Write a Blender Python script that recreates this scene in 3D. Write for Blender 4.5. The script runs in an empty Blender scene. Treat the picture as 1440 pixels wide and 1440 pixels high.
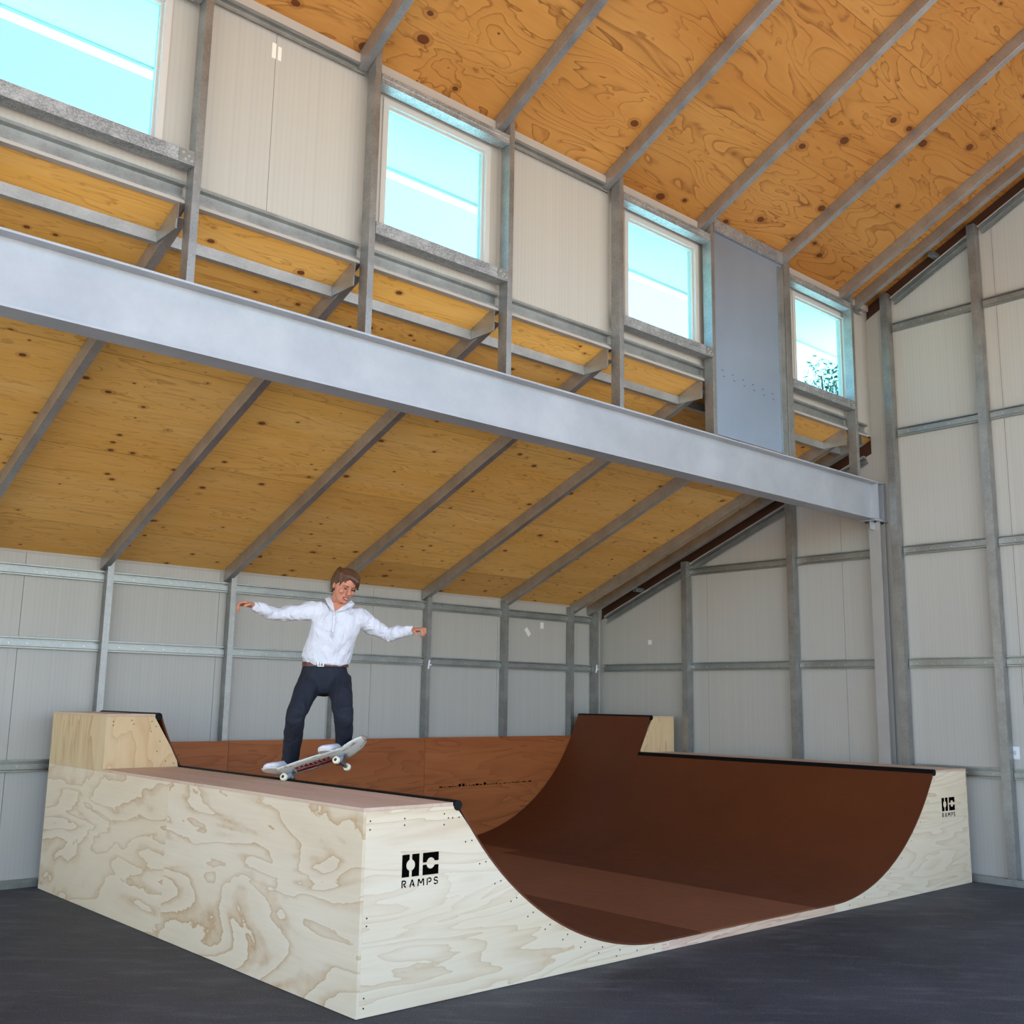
import bpy, bmesh, math, random
from mathutils import Vector, Matrix, noise as mnoise

# ------------------------------------------------------------------ camera, sky, sun, exposure
scn = bpy.context.scene
col = scn.collection
cam_d = bpy.data.cameras.new('camera')
cam = bpy.data.objects.new('camera', cam_d)
col.objects.link(cam)
CR = Vector((0.742029, -0.670184, 0.015665)); CU = Vector((-0.130278, -0.121242, 0.984037)); CF = Vector((0.657587, 0.732225, 0.177276))
cam.matrix_world = Matrix(((CR.x, CU.x, -CF.x, 0.0), (CR.y, CU.y, -CF.y, 0.0), (CR.z, CU.z, -CF.z, 1.65), (0, 0, 0, 1)))
cam_d.sensor_width = 36.0
cam_d.lens = 36.0 * 1478.35 / 1440.0
cam_d.clip_end = 300
scn.camera = cam

world = bpy.data.worlds.new('sky')
scn.world = world
world.use_nodes = True
wn = world.node_tree
wn.nodes.clear()
wo = wn.nodes.new('ShaderNodeOutputWorld')
wb = wn.nodes.new('ShaderNodeBackground')
ws = wn.nodes.new('ShaderNodeTexSky')
ws.sky_type = 'NISHITA'
ws.sun_disc = False
ws.sun_elevation = math.radians(56)
ws.sun_rotation = math.radians(80)
ws.air_density = 1.0
ws.dust_density = 0.8
ws.ozone_density = 1.6
wb.inputs['Strength'].default_value = 0.225
wn.links.new(ws.outputs[0], wb.inputs[0])
wn.links.new(wb.outputs[0], wo.inputs[0])

sun_d = bpy.data.lights.new('sun', 'SUN')
sun_d.energy = 4.4
sun_d.angle = math.radians(0.6)
sun_d.color = (1.0, 0.95, 0.87)
sun = bpy.data.objects.new('sun', sun_d)
col.objects.link(sun)
sdir = Vector((0.56, 0.10, 0.82)).normalized()      # towards the sun
sun.rotation_euler = sdir.to_track_quat('Z', 'Y').to_euler()

scn.view_settings.view_transform = 'Standard'
scn.view_settings.look = 'None'
scn.view_settings.gamma = 1.0
scn.view_settings.use_curve_mapping = False
scn.view_settings.exposure = 1.7
scn.cycles.max_bounces = 10
scn.cycles.diffuse_bounces = 6
scn.cycles.use_denoising = True

# ------------------------------------------------------------------ materials
def srgb(r, g, b):
    f = lambda c: (c / 255 / 12.92) if c / 255 <= 0.04045 else ((c / 255 + 0.055) / 1.055) ** 2.4
    return (f(r), f(g), f(b), 1.0)

class NT:
    def __init__(self, name):
        self.m = bpy.data.materials.new(name)
        self.m.use_nodes = True
        self.t = self.m.node_tree
        self.b = self.t.nodes['Principled BSDF']
    def n(self, kind, **kw):
        nd = self.t.nodes.new(kind)
        for k, v in kw.items():
            setattr(nd, k, v)
        return nd
    def l(self, a, b):
        self.t.links.new(a, b)
    def val(self, sock, v):
        if isinstance(v, (int, float)):
            sock.default_value = v
        else:
            self.l(v, sock)
    def math(self, op, a, b=0.0, c=None):
        nd = self.n('ShaderNodeMath', operation=op)
        self.val(nd.inputs[0], a); self.val(nd.inputs[1], b)
        if c is not None:
            self.val(nd.inputs[2], c)
        return nd.outputs[0]
    def xyz(self):
        tc = self.n('ShaderNodeTexCoord')
        sp = self.n('ShaderNodeSeparateXYZ')
        self.l(tc.outputs['Object'], sp.inputs[0])
        return tc.outputs['Object'], sp.outputs
    def comb(self, x, y, z):
        c = self.n('ShaderNodeCombineXYZ')
        for i, v in enumerate((x, y, z)):
            self.val(c.inputs[i], v)
        return c.outputs[0]
    def noise(self, vec, scale, detail=2.0, rough=0.5, dist=0.0):
        nd = self.n('ShaderNodeTexNoise')
        self.l(vec, nd.inputs['Vector'])
        nd.inputs['Scale'].default_value = scale
        nd.inputs['Detail'].default_value = detail
        nd.inputs['Roughness'].default_value = rough
        nd.inputs['Distortion'].default_value = dist
        return nd.outputs['Fac']
    def ramp(self, fac, stops, interp='LINEAR'):
        nd = self.n('ShaderNodeValToRGB')
        cr = nd.color_ramp
        cr.interpolation = interp
        while len(cr.elements) < len(stops):
            cr.elements.new(0.5)
        for e, (p, c) in zip(cr.elements, stops):
            e.position = p
            e.color = c if isinstance(c, tuple) else (c, c, c, 1)
        self.l(fac, nd.inputs[0])
        return nd.outputs[0]
    def mix(self, fac, a, b, mode='MIX'):
        nd = self.n('ShaderNodeMix', data_type='RGBA', blend_type=mode)
        self.val(nd.inputs[0], fac)
        for s, v in ((nd.inputs[6], a), (nd.inputs[7], b)):
            if isinstance(v, tuple):
                s.default_value = v
            else:
                self.l(v, s)
        return nd.outputs[2]
    def bump(self, h, strength=0.2, dist=0.01):
        nd = self.n('ShaderNodeBump')
        nd.inputs['Strength'].default_value = strength
        nd.inputs['Distance'].default_value = dist
        self.l(h, nd.inputs['Height'])
        self.l(nd.outputs[0], self.b.inputs['Normal'])
    def out(self, color=None, rough=0.5, metal=0.0, spec=None):
        if color is not None:
            if isinstance(color, tuple):
                self.b.inputs['Base Color'].default_value = color
            else:
                self.l(color, self.b.inputs['Base Color'])
        self.val(self.b.inputs['Roughness'], rough)
        self.b.inputs['Metallic'].default_value = metal
        if spec is not None:
            self.b.inputs['Specular IOR Level'].default_value = spec
        return self.m

def plain(name, c, rough=0.5, metal=0.0, spec=None):
    return NT(name).out(c, rough, metal, spec)

def ply(name, plane, base, light, dark, sheet=(2.4, 1.2), su=0.35, sv=2.2, rings=9.0, knots=0.0, knot_col=None,
        off=(0.0, 0.0), line=0.5, rough=0.55, seam=True, tone=0.12, soft=0.5, knot_f=5.0, dist=0.6, jag=0.012):
    """plywood: plane gives the two object axes (grain direction first); ring contours of a stretched noise"""
    k = NT(name)
    _, s = k.xyz()
    u = k.math('ADD', s['XYZ'.index(plane[0])], off[0])
    v = k.math('ADD', s['XYZ'.index(plane[1])], off[1])
    iu = k.math('FLOOR', k.math('DIVIDE', u, sheet[0]))
    iv = k.math('FLOOR', k.math('DIVIDE', v, sheet[1]))
    sid = k.math('ADD', k.math('MULTIPLY', iu, 7.31), k.math('MULTIPLY', iv, 3.77))
    vec = k.comb(k.math('MULTIPLY', u, su), k.math('MULTIPLY', v, sv), sid)
    n1 = k.noise(vec, 1.0, 3.0, 0.45, dist)
    if jag:
        n1 = k.math('ADD', n1, k.math('MULTIPLY', k.math('SUBTRACT', k.noise(k.comb(k.math('MULTIPLY', u, 14.0), k.math('MULTIPLY', v, 22.0), sid), 1.0, 3.0, 0.7), 0.5), jag))
    fr = k.math('FRACT', k.math('MULTIPLY', n1, rings))
    lines = k.ramp(fr, [(0.0, 0.0), (soft, 0.14), (max(0.90, soft + .04), 0.6), (0.965, 1.0), (1.0, 0.0)])
    wob = k.noise(vec, 0.8, 1.0)
    lines = k.math('MULTIPLY', lines, k.ramp(wob, [(0.3, line * 0.45), (0.65, line)]))
    fine = k.noise(k.comb(k.math('MULTIPLY', u, 3.0), k.math('MULTIPLY', v, 60.0), sid), 1.0, 2.0)
    c = k.mix(k.ramp(k.noise(vec, 0.55, 2.0), [(0.3, 0.0), (0.7, 1.0)]), base, light)
    c = k.mix(k.math('MULTIPLY', fine, 0.22), c, dark)
    c = k.mix(lines, c, dark)
    wn_ = k.n('ShaderNodeTexWhiteNoise', noise_dimensions='1D')
    k.l(sid, wn_.inputs['W'])
    if tone:
        c = k.mix(k.math('MULTIPLY', wn_.outputs['Value'], tone * 2.5), c, dark)
    if knots:
        vo = k.n('ShaderNodeTexVoronoi')
        k.l(k.comb(k.math('MULTIPLY', u, 0.62), v, sid), vo.inputs['Vector'])
        vo.inputs['Scale'].default_value = knot_f
        sp = k.n('ShaderNodeSeparateColor')
        k.l(vo.outputs['Color'], sp.inputs[0])
        rad = k.math('MULTIPLY', k.math('MULTIPLY', sp.outputs[0], sp.outputs[1]), knots)
        c = k.mix(k.math('MULTIPLY', k.math('LESS_THAN', vo.outputs['Distance'], k.math('MULTIPLY', rad, 1.7)), 0.3), c, dark)
        kn = k.math('LESS_THAN', vo.outputs['Distance'], rad)
        c = k.mix(k.math('MULTIPLY', kn, 0.85), c, knot_col or dark)
    if seam:
        du = k.math('PINGPONG', u, sheet[0] / 2)
        fu = k.math('FRACT', k.math('DIVIDE', u, sheet[0])); fv = k.math('FRACT', k.math('DIVIDE', v, sheet[1]))
        eu = k.math('LESS_THAN', fu, 0.004 / sheet[0]); ev = k.math('LESS_THAN', fv, 0.004 / sheet[1])
        c = k.mix(k.math('MULTIPLY', k.math('MAXIMUM', eu, ev), 0.75), c, tuple(x * 0.35 for x in dark[:3]) + (1,))
    k.bump(fine, 0.08, 0.002)
    return k.out(c, rough, 0, 0.3)

def galv(name, c0, c1, rough=0.42, metal=0.75, scale=14.0, stretch=(1, 1, 1), spang=0.35):
    k = NT(name)
    o, s = k.xyz()
    mp = k.n('ShaderNodeMapping')
    mp.inputs['Scale'].default_value = stretch
    k.l(o, mp.inputs['Vector'])
    vo = k.n('ShaderNodeTexVoronoi')
    k.l(mp.outputs[0], vo.inputs['Vector'])
    vo.inputs['Scale'].default_value = scale * 6
    n = k.noise(mp.outputs[0], scale * 0.35, 4.0, 0.6)
    sp = k.n('ShaderNodeSeparateColor')
    k.l(vo.outputs['Color'], sp.inputs[0])
    f = k.math('ADD', k.math('MULTIPLY', sp.outputs[0], spang), k.math('MULTIPLY', n, 1.1 - spang))
    c = k.ramp(f, [(0.25, c0), (0.75, c1)])
    r = k.math('ADD', k.math('MULTIPLY', n, 0.25), rough - 0.1)
    return k.out(c, r, metal)

def wall_panel(name, axis, seams):
    k = NT(name)
    o, s = k.xyz()
    u = s['XYZ'.index(axis)]
    w = k.math('SINE', k.math('MULTIPLY', u, 2 * math.pi / 0.038))
    st = k.noise(k.comb(k.math('MULTIPLY', u, 26.0), 0.0, k.math('MULTIPLY', s[2], 0.25)), 1.0, 2.0)
    c = k.mix(k.math('MULTIPLY', k.ramp(w, [(0.0, 0.0), (1.0, 1.0)]), 0.35), srgb(182, 178, 170), srgb(172, 168, 160))
    c = k.mix(k.math('MULTIPLY', k.ramp(st, [(0.35, 0.0), (0.7, 1.0)]), 0.30), c, srgb(196, 190, 176))
    k.bump(w, 0.06, 0.0015)
    return k.out(c, 0.5, 0.0, 0.35)

M = {}
M['stud'] = galv('galvanised_steel', (0.24, 0.235, 0.225, 1), (0.40, 0.395, 0.375, 1), 0.40, 0.8, spang=0.16)
M['girt'] = galv('galvanised_girt', (0.25, 0.26, 0.245, 1), (0.40, 0.41, 0.39, 1), 0.38, 0.75, spang=0.14)
M['rafter'] = galv('galvanised_rafter', (0.33, 0.325, 0.31, 1), (0.50, 0.49, 0.47, 1), 0.40, 0.8, spang=0.16)
M['spangle'] = galv('spangled_steel', (0.20, 0.21, 0.215, 1), (0.52, 0.53, 0.53, 1), 0.45, 0.7, 22)
M['beam'] = galv('dip_galvanised_beam', (0.36, 0.375, 0.40, 1), (0.48, 0.495, 0.52, 1), 0.5, 0.35, 6.0, spang=0.04)
M['column'] = galv('dip_galvanised_column', (0.36, 0.34, 0.31, 1), (0.44, 0.42, 0.39, 1), 0.5, 0.3, 6.0, spang=0.04)
M['sheet'] = galv('zinc_sheet_painted_reflection', (0.36, 0.46, 0.60, 1), (0.48, 0.58, 0.72, 1), 0.42, 0.85, 2.0, spang=0.0)  # blue reflected light is put into this base colour
M['wall_x'] = wall_panel('insulated_panel_long', 'X', 0)
M['wall_y'] = wall_panel('insulated_panel_end', 'Y', 0)
M['seam'] = plain('panel_joint', srgb(120, 117, 112), 0.6)
M['trim'] = plain('pale_trim', srgb(176, 168, 158), 0.5)
M['frame'] = plain('window_frame', srgb(196, 192, 186), 0.45)
M['soffit'] = plain('soffit_white', srgb(236, 236, 234), 0.6)
M['tape'] = plain('tape', srgb(238, 234, 222), 0.6)
M['black'] = plain('black_steel', (0.003, 0.003, 0.0035, 1), 0.5, 0, 0.15)
M['ink'] = plain('cut_through_black', (0.003, 0.0025, 0.002, 1), 0.9, 0, 0.0)
M['screw'] = plain('screw_head', (0.03, 0.028, 0.025, 1), 0.5, 0.5)
M['bolt'] = plain('bolt_steel', (0.62, 0.62, 0.6, 1), 0.35, 0.8)
M['gap_shade'] = plain('painted_gap_shade', srgb(72, 42, 26), 0.7)  # dark brown carries the shade of the gap under the roof
M['plastic'] = plain('white_plastic', srgb(226, 228, 232), 0.4)

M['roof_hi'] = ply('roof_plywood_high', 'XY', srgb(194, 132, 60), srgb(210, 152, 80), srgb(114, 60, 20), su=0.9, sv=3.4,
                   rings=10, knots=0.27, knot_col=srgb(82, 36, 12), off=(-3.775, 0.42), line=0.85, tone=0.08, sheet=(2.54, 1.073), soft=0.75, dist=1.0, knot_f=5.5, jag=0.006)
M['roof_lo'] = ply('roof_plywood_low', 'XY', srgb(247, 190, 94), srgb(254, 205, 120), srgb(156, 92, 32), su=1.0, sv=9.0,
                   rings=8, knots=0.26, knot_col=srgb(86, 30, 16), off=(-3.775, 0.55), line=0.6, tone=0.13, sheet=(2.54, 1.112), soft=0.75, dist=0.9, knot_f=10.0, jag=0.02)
PALE = dict(base=srgb(234, 212, 178), light=srgb(240, 222, 194), dark=srgb(196, 154, 108))
M['ply_xz'] = ply('pale_plywood_side', 'XZ', su=0.55, sv=3.6, rings=11, line=0.6, jag=0.02, seam=False, tone=0, off=(0.3, 3.1), sheet=(50, 50), knots=0, **PALE)
M['ply_yz'] = ply('pale_plywood_back', 'YZ', su=0.7, sv=2.4, rings=9, line=0.95, jag=0.04, soft=0.66, seam=False, tone=0.03, off=(-7.335, 5.0), sheet=(2.45, 50), knots=0, **PALE)
M['ply_zy'] = ply('pale_plywood_upright', 'ZY', base=srgb(222, 192, 144), light=srgb(232, 208, 166), dark=srgb(176, 128, 76), su=0.6, sv=5.0, rings=8, line=0.7, seam=False, tone=0, sheet=(50, 50), off=(4, 2))
M['ply_zx'] = ply('pale_plywood_extension', 'ZX', base=srgb(224, 190, 142), light=srgb(234, 206, 162), dark=srgb(186, 136, 84), su=1.2, sv=3.2, rings=8, line=0.6, seam=False, tone=0, sheet=(50, 50), off=(4, 7))
M['ply_deck'] = ply('platform_plywood', 'YX', base=srgb(214, 180, 152), light=srgb(224, 194, 168), dark=srgb(176, 132, 104), su=0.6, sv=9, rings=6, line=0.35, seam=False, tone=0, sheet=(50, 50), off=(4, 2))
M['ply_edge'] = plain('plywood_edge', srgb(206, 170, 128), 0.7)
M['pine'] = ply('pine_edge_board', 'XZ', base=srgb(226, 192, 160), light=srgb(238, 212, 186), dark=srgb(176, 104, 66), su=1.0, sv=11, rings=7, line=0.8, seam=False, tone=0, sheet=(50, 50), off=(1, 2), knots=0.0)
M['ply_red'] = ply('weathered_red_plywood', 'XZ', base=srgb(168, 92, 46), light=srgb(186, 110, 58), dark=srgb(92, 42, 18), su=0.7, sv=4.0, rings=8, line=0.6, seam=False, tone=0.10, sheet=(2.44, 50), off=(-5.06, 3), knots=0.07, knot_col=srgb(70, 30, 14))

def skate_surface(name, c0, c1, rough=0.42):
    k = NT(name)
    o, s = k.xyz()
    n = k.noise(o, 1.1, 4.0, 0.6)
    f = k.noise(k.comb(k.math('MULTIPLY', s[0], 30.0), k.math('MULTIPLY', s[1], 6.0), k.math('MULTIPLY', s[2], 30.0)), 1.0, 3.0)
    c = k.mix(k.ramp(n, [(0.3, 0.0), (0.7, 1.0)]), c0, c1)
    vo = k.n('ShaderNodeTexVoronoi'); k.l(o, vo.inputs['Vector']); vo.inputs['Scale'].default_value = 9.0
    sp = k.n('ShaderNodeSeparateColor'); k.l(vo.outputs['Color'], sp.inputs[0])
    sc = k.math('LESS_THAN', vo.outputs['Distance'], k.math('MULTIPLY', k.math('GREATER_THAN', sp.outputs[0], 0.8), 0.035))
    c = k.mix(k.math('MULTIPLY', sc, 0.6), c, srgb(168, 120, 84))
    return k.out(c, k.math('ADD', k.math('MULTIPLY', f, 0.15), rough - 0.07), 0, 0.3)
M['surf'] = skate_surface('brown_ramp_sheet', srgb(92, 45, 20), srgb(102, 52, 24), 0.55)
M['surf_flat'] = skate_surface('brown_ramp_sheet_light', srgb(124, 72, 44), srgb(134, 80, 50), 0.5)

def floor_mat():
    k = NT('dark_rubber_floor')
    o, s = k.xyz()
    big = k.noise(o, 0.8, 4.0, 0.65)
    fine = k.noise(o, 90.0, 2.0)
    brush = k.noise(k.comb(k.math('MULTIPLY', k.math('ADD', s[0], s[1]), 6.0), k.math('MULTIPLY', k.math('SUBTRACT', s[0], s[1]), 1.5), 0.0), 1.0, 5.0, 0.65)
    c = k.mix(k.ramp(big, [(0.3, 0.0), (0.7, 1.0)]), (0.018, 0.020, 0.026, 1), (0.050, 0.054, 0.064, 1))
    c = k.mix(k.ramp(brush, [(0.50, 0.0), (0.75, 0.7)]), c, (0.11, 0.11, 0.115, 1))
    c = k.mix(k.ramp(fine, [(0.62, 0.0), (0.72, 0.8)]), c, (0.20, 0.20, 0.21, 1))
    k.bump(fine, 0.35, 0.003)
    return k.out(c, 0.62, 0, 0.4)
M['floor'] = floor_mat()

def paving():
    k = NT('pale_concrete')
    o, s = k.xyz()
    c = k.mix(k.noise(o, 0.6, 4.0), srgb(196, 186, 172), srgb(214, 206, 194))
    return k.out(c, 0.8)
M['paving'] = paving()

def glass():
    k = NT('window_glass')
    t = k.t
    tr = k.n('ShaderNodeBsdfTransparent'); tr.inputs[0].default_value = (0.66, 0.96, 0.98, 1)
    gl = k.n('ShaderNodeBsdfGlossy'); gl.inputs['Roughness'].default_value = 0.02
    fr = k.n('ShaderNodeFresnel'); fr.inputs[0].default_value = 1.45
    mx = k.n('ShaderNodeMixShader')
    ge = k.n('ShaderNodeNewGeometry')
    k.l(k.math('MULTIPLY', fr.outputs[0], k.math('SUBTRACT', 1.0, ge.outputs['Backfacing'])), mx.inputs[0]); k.l(tr.outputs[0], mx.inputs[1]); k.l(gl.outputs[0], mx.inputs[2])
    k.l(mx.outputs[0], t.nodes['Material Output'].inputs['Surface'])
    return k.m
M['glass'] = glass()

# ------------------------------------------------------------------ helpers
def link(name, bm, mat, parent=None, smooth=False, keep=False):
    me = bpy.data.meshes.new(name)
    if not keep:
        bmesh.ops.recalc_face_normals(bm, faces=bm.faces)
    bm.to_mesh(me); bm.free()
    for m in (mat if isinstance(mat, (list, tuple)) else [mat]):
        me.materials.append(m)
    if smooth:
        for p in me.polygons:
            p.use_smooth = True
    o = bpy.data.objects.new(name, me)
    col.objects.link(o)
    if parent:
        o.parent = parent
    return o

def tag(o, label, cat, group=None):
    o['label'] = label; o['category'] = cat
    if group: o['group'] = group
    return o

def empty(name, loc, label=None, cat=None, group=None, rz=0.0):
    o = bpy.data.objects.new(name, None)
    col.objects.link(o)
    o.location = loc
    o.rotation_euler = (0, 0, rz)
    o.empty_display_size = 0.2
    if label: tag(o, label, cat, group)
    return o

def structure(o, label=None):
    o['kind'] = 'structure'
    if label: o['label'] = label
    return o

def box(bm, x0, x1, y0, y1, z0, z1, mi=0):
    vs = [bm.verts.new(p) for p in ((x0, y0, z0), (x1, y0, z0), (x1, y1, z0), (x0, y1, z0), (x0, y0, z1), (x1, y0, z1), (x1, y1, z1), (x0, y1, z1))]
    for f in ((0, 3, 2, 1), (4, 5, 6, 7), (0, 1, 5, 4), (1, 2, 6, 5), (2, 3, 7, 6), (3, 0, 4, 7)):
        bm.faces.new([vs[i] for i in f]).material_index = mi
    return vs

def boxes(*bs):
    bm = bmesh.new()
    for b in bs: box(bm, *b)
    return bm

def extrude_poly(bm, pts, vec, mi=0):
    """pts: closed 3D polygon; vec: extrusion"""
    vec = Vector(vec)
    a = [bm.verts.new(p) for p in pts]
    b = [bm.verts.new(Vector(p) + vec) for p in pts]
    n = len(pts)
    bm.faces.new(a[::-1]).material_index = mi
    bm.faces.new(b).material_index = mi
    for i in range(n):
        bm.faces.new((a[i], a[(i + 1) % n], b[(i + 1) % n], b[i])).material_index = mi

def bevel(o, w=0.005):
    md = o.modifiers.new('rolled_edges', 'BEVEL'); md.width = w; md.segments = 2; md.limit_method = 'ANGLE'; md.angle_limit = math.radians(50)
    md.offset_type = 'OFFSET'
    return o

def c_profile(d, f, lip=0.014, t=0.0035):
    """lipped C: web on the depth axis at flange coordinate 0, flanges along +"""
    return [(0, 0), (d, 0), (d, f), (d - lip, f), (d - lip, f - t), (d - t, f - t), (d - t, t), (t, t), (t, f - t), (lip, f - t), (lip, f), (0, f)]

def u_profile(d, f, t=0.004):
    return [(0, 0), (d, 0), (d, f), (d - t, f), (d - t, t), (t, t), (t, f), (0, f)]

def hat_profile(h, d, lip=0.018, side=0.012, t=0.004):
    """top-hat: height h on the first axis, depth d on the second; lips at depth 0"""
    a = [(0, 0), (lip, 0), (lip + side, d), (h - lip - side, d), (h - lip, 0), (h, 0)]
    b = [(h, t), (h - lip + t * .2, t), (h - lip - side + t * 0.2, d + t), (lip + side - t * 0.2, d + t), (lip - t * .2, t), (0, t)]
    return a + b

# deep narrow slots above and below the proud middle web
GIRT = [(0, 0), (0.100, 0), (0.100, 0.046), (0.088, 0.046), (0.088, 0.003), (0.082, 0.003), (0.082, 0.040), (0.034, 0.040), (0.034, 0.003), (0.012, 0.003), (0.012, 0.046), (0, 0.046)]

def member(bm, prof, p0, p1, ax_a, ax_b):
    """sweep profile (a, b) from p0 to p1"""
    p0, p1, A, B = Vector(p0), Vector(p1), Vector(ax_a).normalized(), Vector(ax_b).normalized()
    extrude_poly(bm, [p0 + A * a + B * b for a, b in prof], p1 - p0)

def cyl(bm, p0, p1, r, seg=14, r1=None):
    p0, p1 = Vector(p0), Vector(p1)
    r1 = r if r1 is None else r1
    d = (p1 - p0).normalized()
    a = d.orthogonal().normalized(); b = d.cross(a)
    c0 = [bm.verts.new(p0 + (a * math.cos(2 * math.pi * i / seg) + b * math.sin(2 * math.pi * i / seg)) * r) for i in range(seg)]
    c1 = [bm.verts.new(p1 + (a * math.cos(2 * math.pi * i / seg) + b * math.sin(2 * math.pi * i / seg)) * r1) for i in range(seg)]
    bm.faces.new(c0[::-1]); bm.faces.new(c1)
    for i in range(seg):
        bm.faces.new((c0[i], c0[(i + 1) % seg], c1[(i + 1) % seg], c1[i]))

ORD = ['', 'first', 'second', 'third', 'fourth', 'fifth', 'sixth', 'seventh', 'eighth', 'ninth', 'tenth']

# ------------------------------------------------------------------ the building
# X runs along the long walls, Y across the shed, Z up; the end wall is at X = 10.62, the low side wall at Y = 9.97
WY, WX = 9.97, 10.62
CY = 5.83                       # inner face of the clerestory wall
POST = 5.68                     # front of the clerestory posts and of the beam
SLO, SHI = 0.405, 0.50          # roof slopes
RY = 3.07                       # ridge
XL = -3.2
zlo = lambda y: 2.93 + (WY - y) * SLO
zhi = lambda y: 6.16 + (CY - y) * SHI
BAYX = [1.21, 2.48, 3.75, 5.02, 6.29, 7.56, 8.82, 10.05]

o = structure(link('floor', boxes((XL, 12.0, -0.6, 10.2, -0.15, 0.0)), M['floor']))
o = structure(link('ground', boxes((-40, 40, -40, 45, -0.3, -0.16)), M['paving']))

# low side wall, with fine joints between the insulated panels
bm = bmesh.new()
xs = [XL, 1.15, 3.05, 4.955, 6.85, 8.74, WX + 0.1]
for a, b in zip(xs, xs[1:]):
    box(bm, a + 0.002, b - 0.002, WY, WY + 0.1, 0, 2.93, 0)
box(bm, XL, WX + 0.1, WY + 0.012, WY + 0.09, 0, 2.92, 1)
structure(link('wall_left', bm, [M['wall_x'], M['seam']]), 'low grey insulated side wall behind the ramp')

# end wall panels follow both roofs, a dark strip paints the shade in the gap below the roof
bm = bmesh.new()
ys = [WY, 8.14, 6.25, 4.36, 2.47, 0.58, -0.6]
GAP = 0.17
def ztop(y):
    return (zlo(y) if y > CY + 0.001 else (zhi(y) if y > RY else zhi(RY) - (RY - y) * SHI)) - GAP
for a, b in zip(ys, ys[1:]):
    cuts = [a - 0.002]
    for c in (CY, RY):
        if b < c < a: cuts.append(c)
    cuts.append(b + 0.002)
    for c0, c1 in zip(cuts, cuts[1:]):
        z0 = ztop(c0 if c0 != CY else CY - 0.0005); z1 = ztop(c1 if c1 != CY else CY + 0.002)
        if c0 == CY: z0 = zhi(CY) - GAP
        extrude_poly(bm, [(WX, c0, 0), (WX, c1, 0), (WX, c1, z1), (WX, c0, z0)], (0.1, 0, 0), 0)
extrude_poly(bm, [(WX + 0.012, WY, 0), (WX + 0.012, -0.6, 0), (WX + 0.012, -0.6, 5.7), (WX + 0.012, RY, 7.3), (WX + 0.012, CY, 5.9), (WX + 0.012, CY, 4.3), (WX + 0.012, WY, 2.7)], (0.07, 0, 0), 1)
structure(link('wall_right', bm, [M['wall_y'], M['seam']]), 'tall grey insulated end wall')
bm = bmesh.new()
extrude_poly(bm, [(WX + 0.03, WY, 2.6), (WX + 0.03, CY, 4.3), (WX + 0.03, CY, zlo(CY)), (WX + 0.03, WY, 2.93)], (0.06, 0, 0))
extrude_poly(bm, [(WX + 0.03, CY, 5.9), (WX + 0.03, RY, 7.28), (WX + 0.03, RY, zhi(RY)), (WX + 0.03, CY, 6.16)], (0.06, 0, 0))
structure(link('trim_1', bm, M['gap_shade']), 'dark strip with painted shade, filling the gap under the roof at the end wall')

# roofs
bm = bmesh.new()
extrude_poly(bm, [(XL, CY + 0.09, 6.16 - 0.045), (XL, RY, zhi(RY)), (XL, RY, zhi(RY) + 0.02), (XL, CY + 0.09, 6.16 - 0.025)], (WX + 0.2 - XL, 0, 0))
structure(link('ceiling', bm, M['roof_hi']), 'knotty orange plywood underside of the high roof')
bm = bmesh.new()
extrude_poly(bm, [(XL, WY + 0.1, zlo(WY + 0.1)), (XL, CY, zlo(CY)), (XL, CY, zlo(CY) + 0.02), (XL, WY + 0.1, zlo(WY + 0.1) + 0.02)], (WX + 0.2 - XL, 0, 0))
structure(link('ceiling', bm, M['roof_lo']), 'orange plywood underside of the low roof')
bm = bmesh.new()
extrude_poly(bm, [(XL, RY, zhi(RY)), (XL, 0.3, zhi(RY) - (RY - 0.3) * SHI), (XL, 0.3, zhi(RY) - (RY - 0.3) * SHI + 0.02), (XL, RY, zhi(RY) + 0.02)], (WX + 0.2 - XL, 0, 0))
structure(link('ceiling', bm, M['roof_hi']), 'orange plywood underside of the other roof slope')

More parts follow.
